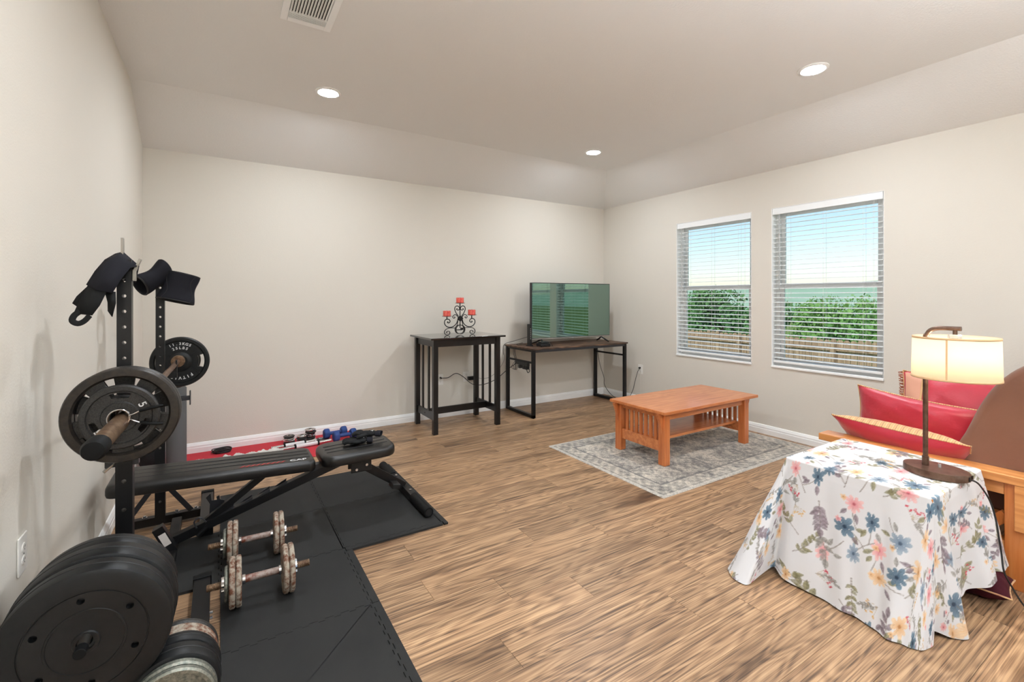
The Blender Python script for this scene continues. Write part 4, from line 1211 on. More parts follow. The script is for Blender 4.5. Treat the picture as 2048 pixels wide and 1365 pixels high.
lc = root('lamp_cord', 'black lamp cord running down the tablecloth to the floor', 'cord', (2.6, .5, 0))
MB().tube(catmull([(2.638, .640, .525), (2.650, .622, .518), (2.690, .615, .49), (2.735, .600, .43), (2.745, .585, .36), (2.735, .572, .28), (2.748, .568, .22), (2.735, .558, .155), (2.76, .545, .10), (2.77, .50, .02), (2.76, .44, .006), (2.75, .405, .005), (2.80, .395, .005), (2.86, .38, .005), (2.9, .30, .005)], 10), .0034, 8).build('lead', M['cable'], lc)

# ------------------------------------------------------------------ futon with cushions
fu = root('futon', 'honey wood futon with a brown covered mattress at the right edge', 'futon', (3.6, .8, 0))
MB().bx(2.932, 3.045, .02, 1.352, .462, .50).build('armrest', M['oak_y'], fu, bevel=.004)
MB().bx(2.952, 3.022, 1.215, 1.285, 0, .462).build('leg', M['oak_z'], fu, bevel=.003)
MB().bx(2.952, 3.022, .43, .602, 0, .462).build('leg', M['oak_z'], fu, bevel=.003)
MB().bx(2.936, 2.952, .40, .568, .262, .462).build('corbel', M['oak_y'], fu, bevel=.003)
MB().bx(2.955, 3.018, .602, 1.215, .405, .462).build('arm_rail', M['oak_y'], fu, bevel=.003)
MB().bx(2.955, 3.018, .602, 1.215, .13, .20).build('arm_rail', M['oak_y'], fu, bevel=.003)
MB().bar((2.985, .60, .31), (2.985, .70, .20), .03, .045).build('brace', M['oak_z'], fu, bevel=.002)
MB().bx(4.19, 4.30, .02, 1.352, .462, .50).build('armrest', M['oak_y'], fu, bevel=.004)
MB().bx(4.212, 4.282, 1.215, 1.285, 0, .462).build('leg', M['oak_z'], fu, bevel=.003)
MB().bx(4.212, 4.282, .43, .602, 0, .462).build('leg', M['oak_z'], fu, bevel=.003)
MB().bx(3.022, 4.212, 1.23, 1.27, .20, .30).build('front_rail', M['oak_y'], fu, bevel=.003)
MB().bx(3.022, 4.212, .50, .54, .20, .30).build('back_rail', M['oak_y'], fu, bevel=.003)
for k in range(6): MB().bx(3.06 + k * .2, 3.13 + k * .2, .54, 1.23, .275, .295).build('slat', M['oak_y'], fu, bevel=.002)
# mattress: an L-shaped profile swept along X with soft ends
prof = [(1.31, .30), (1.335, .36), (1.32, .40), (1.26, .425), (1.10, .43), (.97, .44), (.87, .47), (.80, .54), (.755, .65), (.71, .77), (.66, .87), (.59, .955), (.50, 1.0), (.41, .985), (.36, .91), (.38, .80), (.44, .64), (.48, .48), (.50, .36), (.56, .305), (.80, .297), (1.10, .297)]
pp = catmull([(p[0], p[1], 0) for p in prof], 4, closed=True)
mc = Vector((.78, .50, 0))
b = MB()
mx0, mx1 = 3.05, 4.20
ends = [(0.0, .86), (.008, .93), (.025, .98), (.06, 1.0)]
xs_ = [(mx0 + d, s) for d, s in ends] + [(mx0 + .06 + (mx1 - mx0 - .12) * i / 14, 1.0) for i in range(1, 14)] + [(mx1 - d, s) for d, s in ends[::-1]]
sk = [Vector((max(.55, min(1.2, p.x)), .385 if p.x > .72 else .385 + (p.y - .385) * .55, 0)) if p.y < .6 else Vector((.57 - (p.y - .6) * .25, .5 + (p.y - .6) * .75, 0)) for p in pp]
wr_ = random.Random(4)
rings = []
for x, s in xs_:
    ring = []
    for p, c in zip(pp, sk):
        q_ = c + (p - c) * s
        wv = .006 * math.sin(p.y * 26 + x * 7) * math.sin(x * 19 + p.x * 5) if s == 1.0 else .004 * math.sin(p.y * 30 + p.x * 18)
        ring.append(b.bm.verts.new((x + (wv if s < 1 else 0), q_.x, max(.296, q_.y + (wv if s == 1.0 and p.y > .32 else 0)))))
    rings.append(ring)
n = len(pp)
for i in range(len(rings) - 1):
    for k in range(n): b.bm.faces.new((rings[i][k], rings[i][(k + 1) % n], rings[i + 1][(k + 1) % n], rings[i + 1][k]))
b.bm.faces.new(rings[0]); b.bm.faces.new(rings[-1])
b.build('mattress', M['brown'], fu, smooth=60)

def pillow(name, label, loc, rot, w, h, t, group='red cushions', fringe=False, front=None, back=None, border=False):
    o = root(name, label, 'cushion', loc, rot, group=group, local=True)
    def surf(sgn):
        def fn(u, v):
            a, c = u * 2 - 1, v * 2 - 1
            e = max(0, (1 - abs(a) ** 2.6)) * max(0, (1 - abs(c) ** 2.6))
            pinch = 1 - .07 * (1 - c * c) * abs(a) ** 3
            pinch2 = 1 - .09 * (1 - a * a) * abs(c) ** 3
            wr = .004 * math.sin(a * 9 + c * 3) * math.sin(c * 8 + 1) * (e ** .3)
            z = sgn * (t / 2 * e ** .55 + wr * (e > .01))
            return (a * w / 2 * pinch, c * h / 2 * pinch2, z)
        return fn
    MB().grid(surf(1), 30, 30).build('front_panel', front or M['red_satin'], o, smooth=80)
    MB().grid(surf(-1), 30, 30).build('back_panel', back or M['goldstripe'], o, smooth=80)
    pts = [surf(1)(u, v) for u, v in [(i / 16, 0) for i in range(16)] + [(1, i / 16) for i in range(16)] + [(1 - i / 16, 1) for i in range(16)] + [(0, 1 - i / 16) for i in range(16)]]
    MB().tube(pts, .0035, 6, closed=True).build('piping', M['goldstripe'], o)
    if border:
        def strip(u, v):
            p = surf(1)(.02 + .14 * u, .03 + .94 * v); return (p[0], p[1], p[2] + .0025)
        MB().grid(strip, 6, 26).build('border', M['trimtan'], o, smooth=80)
        def strip2(u, v):
            p = surf(1)(.16 + .02 * u, .03 + .94 * v); return (p[0], p[1], p[2] + .003)
        MB().grid(strip2, 2, 26).build('braid', M['goldstripe'], o, smooth=80)
    if fringe:
        b = MB(); g = random.Random(2)
        for k in range(90):
            p = surf(1)(0, .02 + .96 * k / 89)
            b.tube([p, (p[0] - .012, p[1] + g.uniform(-.006, .006), p[2] + g.uniform(-.006, .006)), (p[0] - .024, p[1] + g.uniform(-.01, .01), p[2] + g.uniform(-.012, .004))], [.0022, .0026, .001], 5)
        f = b.build('fringe', M['fringe'], o); f['kind'] = 'stuff'
    return o
def orient(xaxis, zaxis):
    x = Vector(xaxis).normalized(); z = Vector(zaxis); z = (z - x * z.dot(x)).normalized(); y = z.cross(x)
    return Matrix((x, y, z)).transposed().to_euler()
# local x runs along the cushion's long side, local z is the red face
pillow('throw_cushion', 'red satin cushion lying lowest on the futon armrest', (3.10, 1.015, .505), orient((0.0, -1, -.045), (-.62, 0, -.78)), .59, .29, .14)
pillow('throw_cushion', 'red satin cushion leaning on top of the lowest one', (3.19, .985, .595), orient((0.0, -1, -.085), (-.9, 0, -.12)), .555, .31, .14)
pillow('throw_cushion', 'red cushion with tan border and gold fringe at the back of the futon', (3.42, .845, .64), orient((0.16, -1, -.04), (-.9, 0, .30)), .56, .42, .12, fringe=True, border=True)
fp = pillow('floor_cushion', 'dark burgundy cushion on the floor beside the futon leg', (2.80, .665, .056), (0, 0, .15), .20, .24, .11, group=None, front=M['burgundy'], back=M['burgundy'])

# ------------------------------------------------------------------ foam floor tiles
GX = [0.0, .532, 1.064]
GY = [1.42, 1.952, 2.457, 2.990, 3.523]
TT = .012
def seam(c, t, axis):
    """offset of the toothed joint line at position t along it"""
    p = .0591
    return .0052 * (1 if (t / p) % 1 < .5 else -1)
def toothed(a, b_, fixed, axis):
    p = .0591
    n0, n1 = a, b_
    k = math.ceil(n0 / (p / 2) + 1e-6)
    pts = [n0]
    while k * p / 2 < n1 - 1e-6:
        pts.append(k * p / 2); k += 1
    pts.append(n1)
    out = []
    for i in range(len(pts) - 1):
        m = (pts[i] + pts[i + 1]) / 2
        o = seam(fixed, m, axis)
        dv = .0022 * (1 if o > 0 else -1)
        lo = pts[i] - (dv if i > 0 else 0); hi = pts[i + 1] + (dv if i < len(pts) - 2 else 0)
        out += [(lo, o), (hi, o)]
    return out
def tile(x0, x1, y0, y1, teeth, label, name='foam_tile', cat='foam tile', group='black foam tiles'):
    """teeth: set of sides 'lrbt' that interlock"""
    P_ = []
    def side(a, b_, fixed, vert, on, rev):
        pts = toothed(a, b_, fixed, vert) if on else [(a, 0), (b_, 0)]
        if on:  # keep the outline corners square
            pts = [(a, pts[0][1])] + pts[1:-1] + [(b_, pts[-1][1])]
        if rev: pts = pts[::-1]
        return [(fixed + o, t) if vert else (t, fixed + o) for t, o in pts]
    P_ += side(x0, x1, y0, False, 'b' in teeth, False)
    P_ += side(y0, y1, x1, True, 'r' in teeth, False)
    P_ += side(x0, x1, y1, False, 't' in teeth, True)
    P_ += side(y0, y1, x0, True, 'l' in teeth, True)
    cx, cy = (x0 + x1) / 2, (y0 + y1) / 2
    Q_ = []
    for p in P_:
        dx, dy = p[0] - cx, p[1] - cy
        q = (p[0] - math.copysign(.0013, dx), p[1] - math.copysign(.0013, dy))
        if not Q_ or (abs(q[0] - Q_[-1][0]) + abs(q[1] - Q_[-1][1])) > 1e-5: Q_.append(q)
    o = MB().prism(Q_, 0.0002, TT).build(name, M['mat'], None, loc=(cx, cy, 0), smooth=0)
    return tag(o, label, cat, group)
tile(GX[0], GX[1], GY[3], GY[4], 'rb', 'black foam tile under the middle of the weight bench')
tile(GX[1], GX[2], GY[3], GY[4], 'lrb', 'black foam tile under the far end of the bench seat')
tile(GX[0], GX[1], GY[2], GY[3], 'lrtb', 'black foam tile under the rear rusty dumbbell')
tile(GX[1], GX[2], GY[2], GY[3], 'lrtb', 'black foam tile under the front foot of the bench')
tile(-.495, GX[0], GY[2], GY[3], 'r', 'black foam tile against the left wall under the bench back')
tile(GX[0], GX[1], GY[1], GY[2], 'rtb', 'black foam tile under the nearer rusty dumbbell')
tile(GX[0], GX[1], GY[0], GY[1], 'rt', 'black foam tile nearest the viewer at the bottom edge')
SG = dict(name='foam_edge_strip', cat='edge strip', group='black foam edge strips')
tile(GX[2], GX[2] + .03, GY[3], GY[4], 'l', 'black foam edge strip beside the bench seat at the far right', **SG)
tile(GX[2], GX[2] + .03, GY[2] - .028, GY[3], 'l', 'black foam edge strip at the right corner by the bench foot', **SG)
tile(GX[1] + .006, GX[2], GY[2] - .028, GY[2], 't', 'black foam edge strip along the near side of the right tile', **SG)
tile(GX[1], GX[1] + .036, GY[1], GY[2] - .03, 'l', 'black foam edge strip right of the nearer dumbbell tile', **SG)
tile(GX[1], GX[1] + .036, GY[0], GY[1], 'l', 'black foam edge strip right of the nearest tile at the bottom edge', **SG)

# ------------------------------------------------------------------ squat rack (two stands)
UX = -.284
def rack_stand(yu, label, near):
    o = root('squat_stand', label, 'squat rack', (UX, yu, 0), group='squat rack stands')
    zs = .84                                    # lower sleeve top
    lo, up = .0235, .0202
    b = MB().bx(UX - lo, UX + lo, yu - lo, yu + lo, .05, zs)
    sl = b.build('lower_post', M['steel_b'], o, bevel=.003)
    cb = MB()
    org = ORG[o.name]
    for k in range(7):
        z = .14 + k * .10
        cb.cyl(Vector((UX, yu - .1, z)) - org, Vector((UX, yu + .1, z)) - org, .007, n=16)
    sl.modifiers.clear(); cut(sl, cb)
    ztop = 1.415
    b = MB().bx(UX - up, UX + up, yu - up, yu + up, zs - .05, ztop)
    ps = b.build('upper_post', M['steel_b'], o)
    cb = MB()
    for k in range(9):
        z = .905 + k * .0545 if near else .90 + k * .0545
        cb.cyl(Vector((UX, yu - .1, z)) - org, Vector((UX, yu + .1, z)) - org, .0062, n=16)
    cut(ps, cb)
    MB().bx(UX - lo - .004, UX + lo + .004, yu - lo - .004, yu + lo + .004, zs - .07, zs + .004).build('collar', M['steel_b'], o, bevel=.002)
    # chrome strip on the edge and the top cradle
    b = MB()
    b.bx(UX - .010, UX - .003, yu - .014, yu + .014, ztop - .05, ztop + .075)
    b.bar((UX + .026, yu, ztop - .075), (UX + .026, yu, ztop - .035), .026, .009, (1, 0, 0))
    b.bar((UX + .026, yu, ztop - .042), (UX + .043, yu, ztop + .003), .024, .008, (1, 0, 0))
    b.build('top_cradle', M['steel'], o, bevel=.001)
    # bar holder
    b = MB().bx(UX + lo, UX + lo + .05, yu - .02, yu + .02, .825, .866).bx(UX + lo + .046, UX + lo + .054, yu - .02, yu + .02, .825, .925)
    b.build('bar_holder', M['steel_b'], o, bevel=.002)
    # spotter peg with flange
    px1 = UX + (.04 if near else .135)
    b = MB().bx(UX - lo - .03, px1, yu - .012, yu + .012, .690, .714)
    b.build('safety_peg', M['steel_g'], o, bevel=.002)
    if not near: MB().bx(px1, px1 + .006, yu - .016, yu + .016, .663, .743).build('peg_flange', M['steel_g'], o, bevel=.001)
    MB().bar((UX - lo - .002, yu - .006, .705), (UX - lo - .032, yu - .02, .680), .012, .008).build('locking_pin', M['steel'], o, bevel=.002)
    # T-shaped base: beam along X then a foot along Y
    MB().bx(UX - .135, -.095, yu - .022, yu + .022, .012, .056).build('base_beam', M['steel_b'], o, bevel=.002)
    fy0, fy1 = yu - (.215 if near else .30), yu + (.34 if near else .245)
    MB().bx(-.095, -.035, fy0, fy1, .012, .062).build('base_foot', M['steel_b'], o, bevel=.002)
    for y0_, y1_ in ((fy0 - .004, fy0 + .03), (fy1 - .03, fy1 + .004)):
        bb = MB().bx(-.099, -.031, y0_, y1_, 0.0005 if not near else .0128, .067)
        bb.build('end_cap', M['rubber'], o, bevel=.003)
    for s in (-1, 1):
        MB().bar((UX + s * .026, yu - .03, .235), (UX + s * .145, yu - .03, .062), .004, .026, (s, 0, .6)).build('gusset', M['steel_g'], o, bevel=.001)
        MB().sph((UX + s * .030, yu - .035, .255), .010, (1, 1, 1), 10).build('bolt', M['bolt'], o)
    for x in (UX - .07, UX + .075, UX + .165):
        bb = MB().cyl((x, yu, .056), (x, yu, .060), .013, n=14).cyl((x, yu, .060), (x, yu, .068), .008, n=6)
        bb.build('bolt', M['bolt'], o)
    for z in (.03, .05):
        MB().cyl((-.034, yu + .05, z), (-.024, yu + .05, z), .006, n=8).build('bolt', M['bolt'], o)
    return o
s1 = rack_stand(2.121, 'near black perforated squat stand rising behind the barbell plates', True)
s2 = rack_stand(3.278, 'far black perforated squat stand carrying the knee sleeves', False)
# storage pegs on the near stand
MB().cyl((-.30, 2.10, .382), (-.30, 1.59, .382), .0125, n=18).build('plate_peg', M['steel'], s1)
MB().cyl((-.30, 1.60, .382), (-.30, 1.572, .382), .0138, n=18).build('peg_cap', M['rubber'], s1, bevel=.002)
MB().bx(-.135, -.085, 1.876, 1.900, .014, .155).build('peg_post', M['steel_b'], s1, bevel=.002)
MB().cyl((-.115, 1.885, .129), (-.115, 1.598, .129), .0125, n=18).build('plate_peg', M['steel'], s1)

# ------------------------------------------------------------------ weight plates
FRONT = (PI / 2, 0, 0)
def vinyl_disc(loc, r, t, label, holes=True, group='black vinyl weight plates', handle=False):
    o = root('weight_plate', label, 'weight plate', loc, FRONT, group=group, local=True)
    hb = .0135
    prof = [(hb, 0), (r - .012, 0), (r - .003, .004), (r, .012), (r, t * .48), (r + .0015, t * .5), (r, t * .52), (r, t - .012), (r - .003, t - .004), (r - .012, t), (r * .72, t), (r * .715, t - .0025), (r * .70, t - .0025), (r * .695, t),
            (r * .46, t), (r * .455, t + .002), (r * .43, t + .002), (r * .425, t), (.030, t), (.028, t + .004), (.020, t + .004), (.019, t - .004), (hb, t - .006), (hb, 0)]
    d = MB().lathe(prof, 72).build('disc', M['vinylplate'], o, smooth=30)
    if holes:
        cb = MB()
        for k in range(6):
            a = k * PI / 3 + .62
            cb.cyl((math.cos(a) * r * .60, math.sin(a) * r * .60, t - .02), (math.cos(a) * r * .60, math.sin(a) * r * .60, t + .02), r * .047, n=18)
        cut(d, cb)
    return o
# front faces at decreasing Y; local z=0 is the back
y = 1.642
for i, (t, r, lab) in enumerate(((.078, .186, 'largest black vinyl weight plate at the front of the upper peg'), (.085, .190, 'black vinyl weight plate second from the front on the upper peg'), (.07, .183, 'black vinyl weight plate at the back of the upper peg'))):
    vinyl_disc((-.30, y + t, .3705), r, t, lab, holes=(i == 0))
    y += t + .0035

def ring_plate(loc, r, t, label, mat, group, hub=.0135, rim=.16):
    o = root('weight_plate', label, 'weight plate', loc, FRONT, group=group, local=True)
    ri = r * (1 - rim)
    prof = [(hub, 0), (r - .004, 0), (r, .004), (r, t - .005), (r - .005, t), (ri + .003, t), (ri, t - .006), (r * .36, t - .006), (r * .34, t), (hub, t), (hub, 0)]
    MB().lathe(prof, 64).build('disc', mat, o, smooth=30)
    return o
# lower peg, from the front: green iron, green iron, black vinyl, black vinyl, rusty, rusty, dark iron
y = 1.612
seq = [('g', .020, .106, 'greenish grey iron plate at the very front of the lower peg'), ('g', .022, .109, 'greenish grey iron plate second on the lower peg'), ('v', .068, .118, 'smaller black vinyl plate nearer the front of the lower peg'), ('v', .050, .117, 'smaller black vinyl plate further back on the lower peg'),
       ('r', .020, .110, 'rusty plate touching the black vinyl on the lower peg'), ('r', .022, .110, 'rusty pale plate between rust and dark iron on the lower peg'), ('i', .020, .111, 'dark iron plate at the back of the lower peg')]
for kd, t, r, lab in seq:
    loc = (-.115, y + t, .129)
    if kd == 'v': vinyl_disc(loc, r, t, lab, holes=False, group='plates on the lower peg')
    else: ring_plate(loc, r, t, lab, {'g': M['green_iron'], 'r': M['rust'], 'i': M['iron']}[kd], 'plates on the lower peg')
    y += t + .003

# ------------------------------------------------------------------ barbell
BYAW = -math.atan(.0372)
BC = Vector((-.2395, 2.76, .8905))
BD = Vector((.0372, 1, -.0102)).normalized()
def on_bar(y): return BC + BD * ((y - BC.y) / BD.y)
BR = (PI / 2 + .0102, 0, BYAW)
bb_ = root('barbell', 'worn steel barbell resting across the two squat stands', 'barbell', BC, BR, local=True)
# local +z points to the near end
MB().cyl((0, 0, -.93), (0, 0, .70), .0135, n=20).build('shaft', M['barsteel'], bb_)
for s, z0, z1 in ((1, .70, 1.128), (-1, .70, 1.128)):
    MB().cyl((0, 0, s * z0), (0, 0, s * z1), .0245, n=28).build('sleeve', M['sleeve'], bb_, bevel=.001)
    MB().cyl((0, 0, s * (z0 - .02)), (0, 0, s * (z0 + .01)), .035, n=28).build('stop_collar', M['sleeve'], bb_, bevel=.003)
    cap = MB().lathe([(.0245, s * (z1 - .04)), (.0285, s * (z1 - .04)), (.0295, s * (z1 + .004)), (.024, s * (z1 + .018)), (0, s * (z1 + .023))], 28)
    cap.build('end_cap', M['rubber'], bb_)

def spoke_plate(loc, r, t, label, mat, mat2, turn=0.0):
    o = root('weight_plate', label, 'weight plate', loc, BR, group='plates on the barbell', local=True)
    ri = r * .80
    MB().lathe([(ri, .002), (r - .005, 0), (r, .006), (r, t - .008), (r - .004, t - .001), (r - .010, t), (ri + .006, t), (ri, t - .006), (ri, .002)], 72).build('rim', mat, o, smooth=30)
    MB().lathe([(.0252, .004), (.062, .004), (.066, .010), (.066, t - .010), (.060, t - .003), (.036, t - .002), (.0252, t - .002), (.0252, .004)], 48).build('hub', mat2, o, smooth=30)
    for k in range(5):
        a = k * 2 * PI / 5 + .95 + turn
        c, s = math.cos(a), math.sin(a)
        Mx = Matrix(((c, -s, 0, 0), (s, c, 0, 0), (0, 0, 1, 0), (0, 0, 0, 1)))
        MB().prism([(.058, -.020), (ri + .003, -.030), (ri + .003, .030), (.058, .020)], .008, t - .012, Mx).build('spoke', mat2, o, bevel=.003)
    return o
spoke_plate(on_bar(1.985), .154, .034, 'large rust-rimmed iron plate in front on the near bar end', M['ironrust'], M['iron'])
spoke_plate(on_bar(2.022), .154, .034, 'large black iron plate tucked behind the rust-rimmed one', M['iron'], M['iron'], PI / 5)
def small_plate(loc, label):
    o = root('weight_plate', label, 'weight plate', loc, BR, group='plates on the barbell', local=True)
    r, t = .103, .024
    d = MB().lathe([(.0252, 0), (r - .004, 0), (r, .005), (r, t - .006), (r - .005, t), (r - .018, t), (r - .021, t - .005), (.050, t - .005), (.047, t), (.0252, t), (.0252, 0)], 64).build('disc', M['iron'], o, smooth=30)
    cb = MB()
    for k in range(3):
        a0 = PI / 2 + k * 2 * PI / 3
        pts = [(math.cos(a0 + d_) * .078, math.sin(a0 + d_) * .078) for d_ in np.linspace(-.36, .36, 9)]
        c0 = math.cos(a0), math.sin(a0)
        tx, ty = -c0[1], c0[0]
        pts += [(c0[0] * .060 + tx * .022, c0[1] * .060 + ty * .022), (c0[0] * .060 - tx * .022, c0[1] * .060 - ty * .022)]
        cb.prism(pts, -.02, .05)
    cut(d, cb)
    for a in (.55, PI + .65):
        Mx = Matrix.Rotation(a - PI / 2, 4, 'Z') @ Matrix.Translation((0, .066, t - .0045)) @ Matrix.Rotation(-.1, 4, 'Z')
        lettering('5', .030, M['print_w'], o, Mx, bold=.0004)
    return o
small_plate(on_bar(1.948), 'small black five-pound plate with a white 5 on the near bar end')
# spring collar
sc = root('spring_collar', 'chrome spring collar with black grips on the near bar sleeve', 'bar collar', on_bar(1.918), BR, local=True)
b = MB()
pts = [(.0275 * math.cos(t), .0275 * math.sin(t), .004 + .012 * t / (4 * PI)) for t in np.linspace(-.25, 4 * PI + .25, 70)]
b.tube(pts, .0024, 8)
b.build('coil', M['chrome'], sc)
for sgn in (1, -1):
    p0 = Vector((.0275 * math.cos(.25 * sgn), .0275 * math.sin(.25 * sgn), .010 + .004 * sgn))
    b = MB().tube(catmull([p0, p0 + Vector((.010, .004 * sgn, .003)), p0 + Vector((.03, .014 * sgn, .004))], 5), .0024, 8)
    b.build('lever', M['chrome'], sc)
    MB().tube(catmull([p0 + Vector((.026, .012 * sgn, .004)), p0 + Vector((.06, .020 * sgn, .006)), p0 + Vector((.088, .024 * sgn, .004))], 5), [.004, .0048, .005, .0052, .0056, .0058, .0056, .0054, .005, .0046, .003], 10).build('grip', M['rubber'], sc)

# far plate with lettering
fpz = on_bar(3.582)
o = root('weight_plate', 'black 25LBS plate with white lettering on the far bar end', 'weight plate', fpz, BR, group='plates on the barbell', local=True)
r, t = .1545, .036
d = MB().lathe([(.0252, 0), (r - .006, 0), (r, .006), (r, t - .008), (r - .006, t), (r - .022, t), (r - .027, t - .009), (.062, t - .009), (.056, t - .004), (.040, t - .002), (.038, t), (.0252, t), (.0252, 0)], 72).build('disc', M['vinylplate'], o, smooth=30)
cb = MB()
for a0 in (0.0, PI):
    pts = [(math.cos(a0 + q_) * .126, math.sin(a0 + q_) * .126) for q_ in np.linspace(-.34, .34, 9)] + [(math.cos(a0 + q_) * .096, math.sin(a0 + q_) * .096) for q_ in np.linspace(.36, -.36, 9)]
    cb.prism(pts, -.02, .08)
cut(d, cb)
for a in (0, PI):
    Mx = Matrix.Rotation(a, 4, 'Z')
    for s in (-.62, .62): MB().bar(Mx @ Vector((.064 * math.cos(s), .064 * math.sin(s), t - .008)), Mx @ Vector((.126 * math.cos(s * 1.05), .126 * math.sin(s * 1.05), t - .008)), .004, .004).build('rib', M['vinylplate'], o)
def arc_text(txt, rad, size, a_mid, flip=False):
    n = len(txt); step = size * .80 / rad
    for i, ch in enumerate(txt):
        if ch == ' ': continue
        off = (i - (n - 1) / 2) * step
        a = a_mid - off
        Mx = Matrix.Rotation(a - PI / 2, 4, 'Z') @ Matrix.Translation((0, rad, t - .0088))
        lettering(ch, size, M['print_w'], o, Mx, bold=.0006, name='letter')
arc_text('11.3KGS', .112, .022, PI / 2)
arc_text('25LBS', .086, .022, PI / 2)
arc_text('FITVIBS', .100, .026, -PI / 2)
ring_plate(on_bar(3.625), .103, .022, 'small dark plate behind the lettered one on the far bar end', M['iron'], 'plates on the barbell', hub=.0252)

# ------------------------------------------------------------------ straps and sleeves on the stands
wrp = root('lifting_strap', 'black lifting strap draped over the near squat stand with a hanging loop', 'strap', (UX, 2.12, 1.415))
def sheet(name, pts_rows, mat, parent, th=.004, sub=0):
    b = MB()
    V_ = [[b.bm.verts.new(Vector(p)) for p in row] for row in pts_rows]
    for i in range(len(V_) - 1):
        for j in range(len(V_[0]) - 1): b.bm.faces.new((V_[i][j], V_[i + 1][j], V_[i + 1][j + 1], V_[i][j + 1]))
    return b.build(name, mat, parent, smooth=60, solid=th, sub=sub)
yu = 2.121
sheet('pad', [[(-.372, yu - .075, 1.322), (-.345, yu - .095, 1.306), (-.303, yu - .105, 1.296)],
              [(-.353, yu - .060, 1.368), (-.322, yu - .080, 1.362), (-.280, yu - .080, 1.350)],
              [(-.331, yu - .040, 1.408), (-.300, yu - .050, 1.418), (-.262, yu - .050, 1.385)],
              [(-.310, yu + .000, 1.432), (-.290, yu + .000, 1.440), (-.246, yu + .000, 1.392)],
              [(-.330, yu + .040, 1.400), (-.300, yu + .050, 1.410), (-.255, yu + .045, 1.370)],
              [(-.345, yu + .055, 1.350), (-.310, yu + .065, 1.345), (-.262, yu + .060, 1.335)]], M['neoprene'], wrp, .006)
sheet('strap_tail', [[(-.366, yu - .078, 1.326), (-.350, yu - .088, 1.312), (-.318, yu - .100, 1.300)], [(-.386, yu - .075, 1.28), (-.368, yu - .085, 1.265), (-.336, yu - .095, 1.255)], [(-.402, yu - .070, 1.236), (-.386, yu - .08, 1.226), (-.356, yu - .09, 1.222)]], M['nylon'], wrp, .003)
sheet('strap_tail', [[(-.374, yu - .06, 1.316), (-.356, yu - .07, 1.306)], [(-.40, yu - .055, 1.285), (-.384, yu - .06, 1.27)], [(-.412, yu - .05, 1.262), (-.396, yu - .055, 1.248)]], M['nylon'], wrp, .003)
sheet('strap_tail', [[(-.325, yu - .085, 1.302), (-.296, yu - .095, 1.300)], [(-.318, yu - .08, 1.265), (-.296, yu - .09, 1.262)], [(-.318, yu - .078, 1.236), (-.306, yu - .085, 1.216)]], M['nylon'], wrp, .003)
lp_ = [(-.388, yu - .078, 1.236), (-.402, yu - .078, 1.222), (-.406, yu - .08, 1.205), (-.392, yu - .082, 1.196), (-.376, yu - .085, 1.204), (-.362, yu - .088, 1.222)]
MB().tube(catmull(lp_, 4), .009, 8, flat=(.3, 1)).build('loop', M['nylon'], wrp)

def knee_sleeve(label, p0, p1, r0, r1, flatdir, flat, bend):
    o = root('knee_sleeve', label, 'knee sleeve', p0, group='knee sleeves on the far stand')
    p0, p1 = Vector(p0), Vector(p1)
    ax = (p1 - p0)
    F_ = frame_from(ax, flatdir)
    def fn(th, inner=0.0):
        def g(u, v):
            a = u * 2 * PI
            c = p0 + ax * v + F_.to_3x3() @ Vector((0, 1, 0)) * (bend * math.sin(v * PI))
            rr_ = r0 + (r1 - r0) * v + .006 * math.cos(v * 2 * PI * 1.0) - inner
            return c + F_.to_3x3() @ Vector((math.cos(a) * rr_, math.sin(a) * rr_ * flat, 0))
        return g
    MB().grid(fn(0), 30, 14, wrap=True).build('tube', M['neoprene'], o, smooth=80, solid=.006, recalc=False)
    for v in (.0, 1.0):
        pts = [fn(0)(k / 30, v) for k in range(30)]
        MB().tube(pts, .0042, 6, closed=True).build('hem', M['piping'], o)
    for u in (.62, .88):
        pts = [fn(0, -.0035)(u + .03 * math.sin(v * PI * 2), v) for v in np.linspace(0, 1, 14)]
        MB().tube(pts, .0018, 6).build('seam', M['piping'], o)
    return o
yf = 3.278
knee_sleeve('black knee sleeve hooked slanting over the far stand top', (-.262, yf - .03, 1.440), (-.362, yf - .10, 1.345), .066, .066, (1, 0, 0), .62, .010)
knee_sleeve('black knee sleeve hanging open end down on the far stand', (-.176, yf - .05, 1.410), (-.212, yf - .07, 1.262), .074, .082, (0, 1, 0), .62, .006)

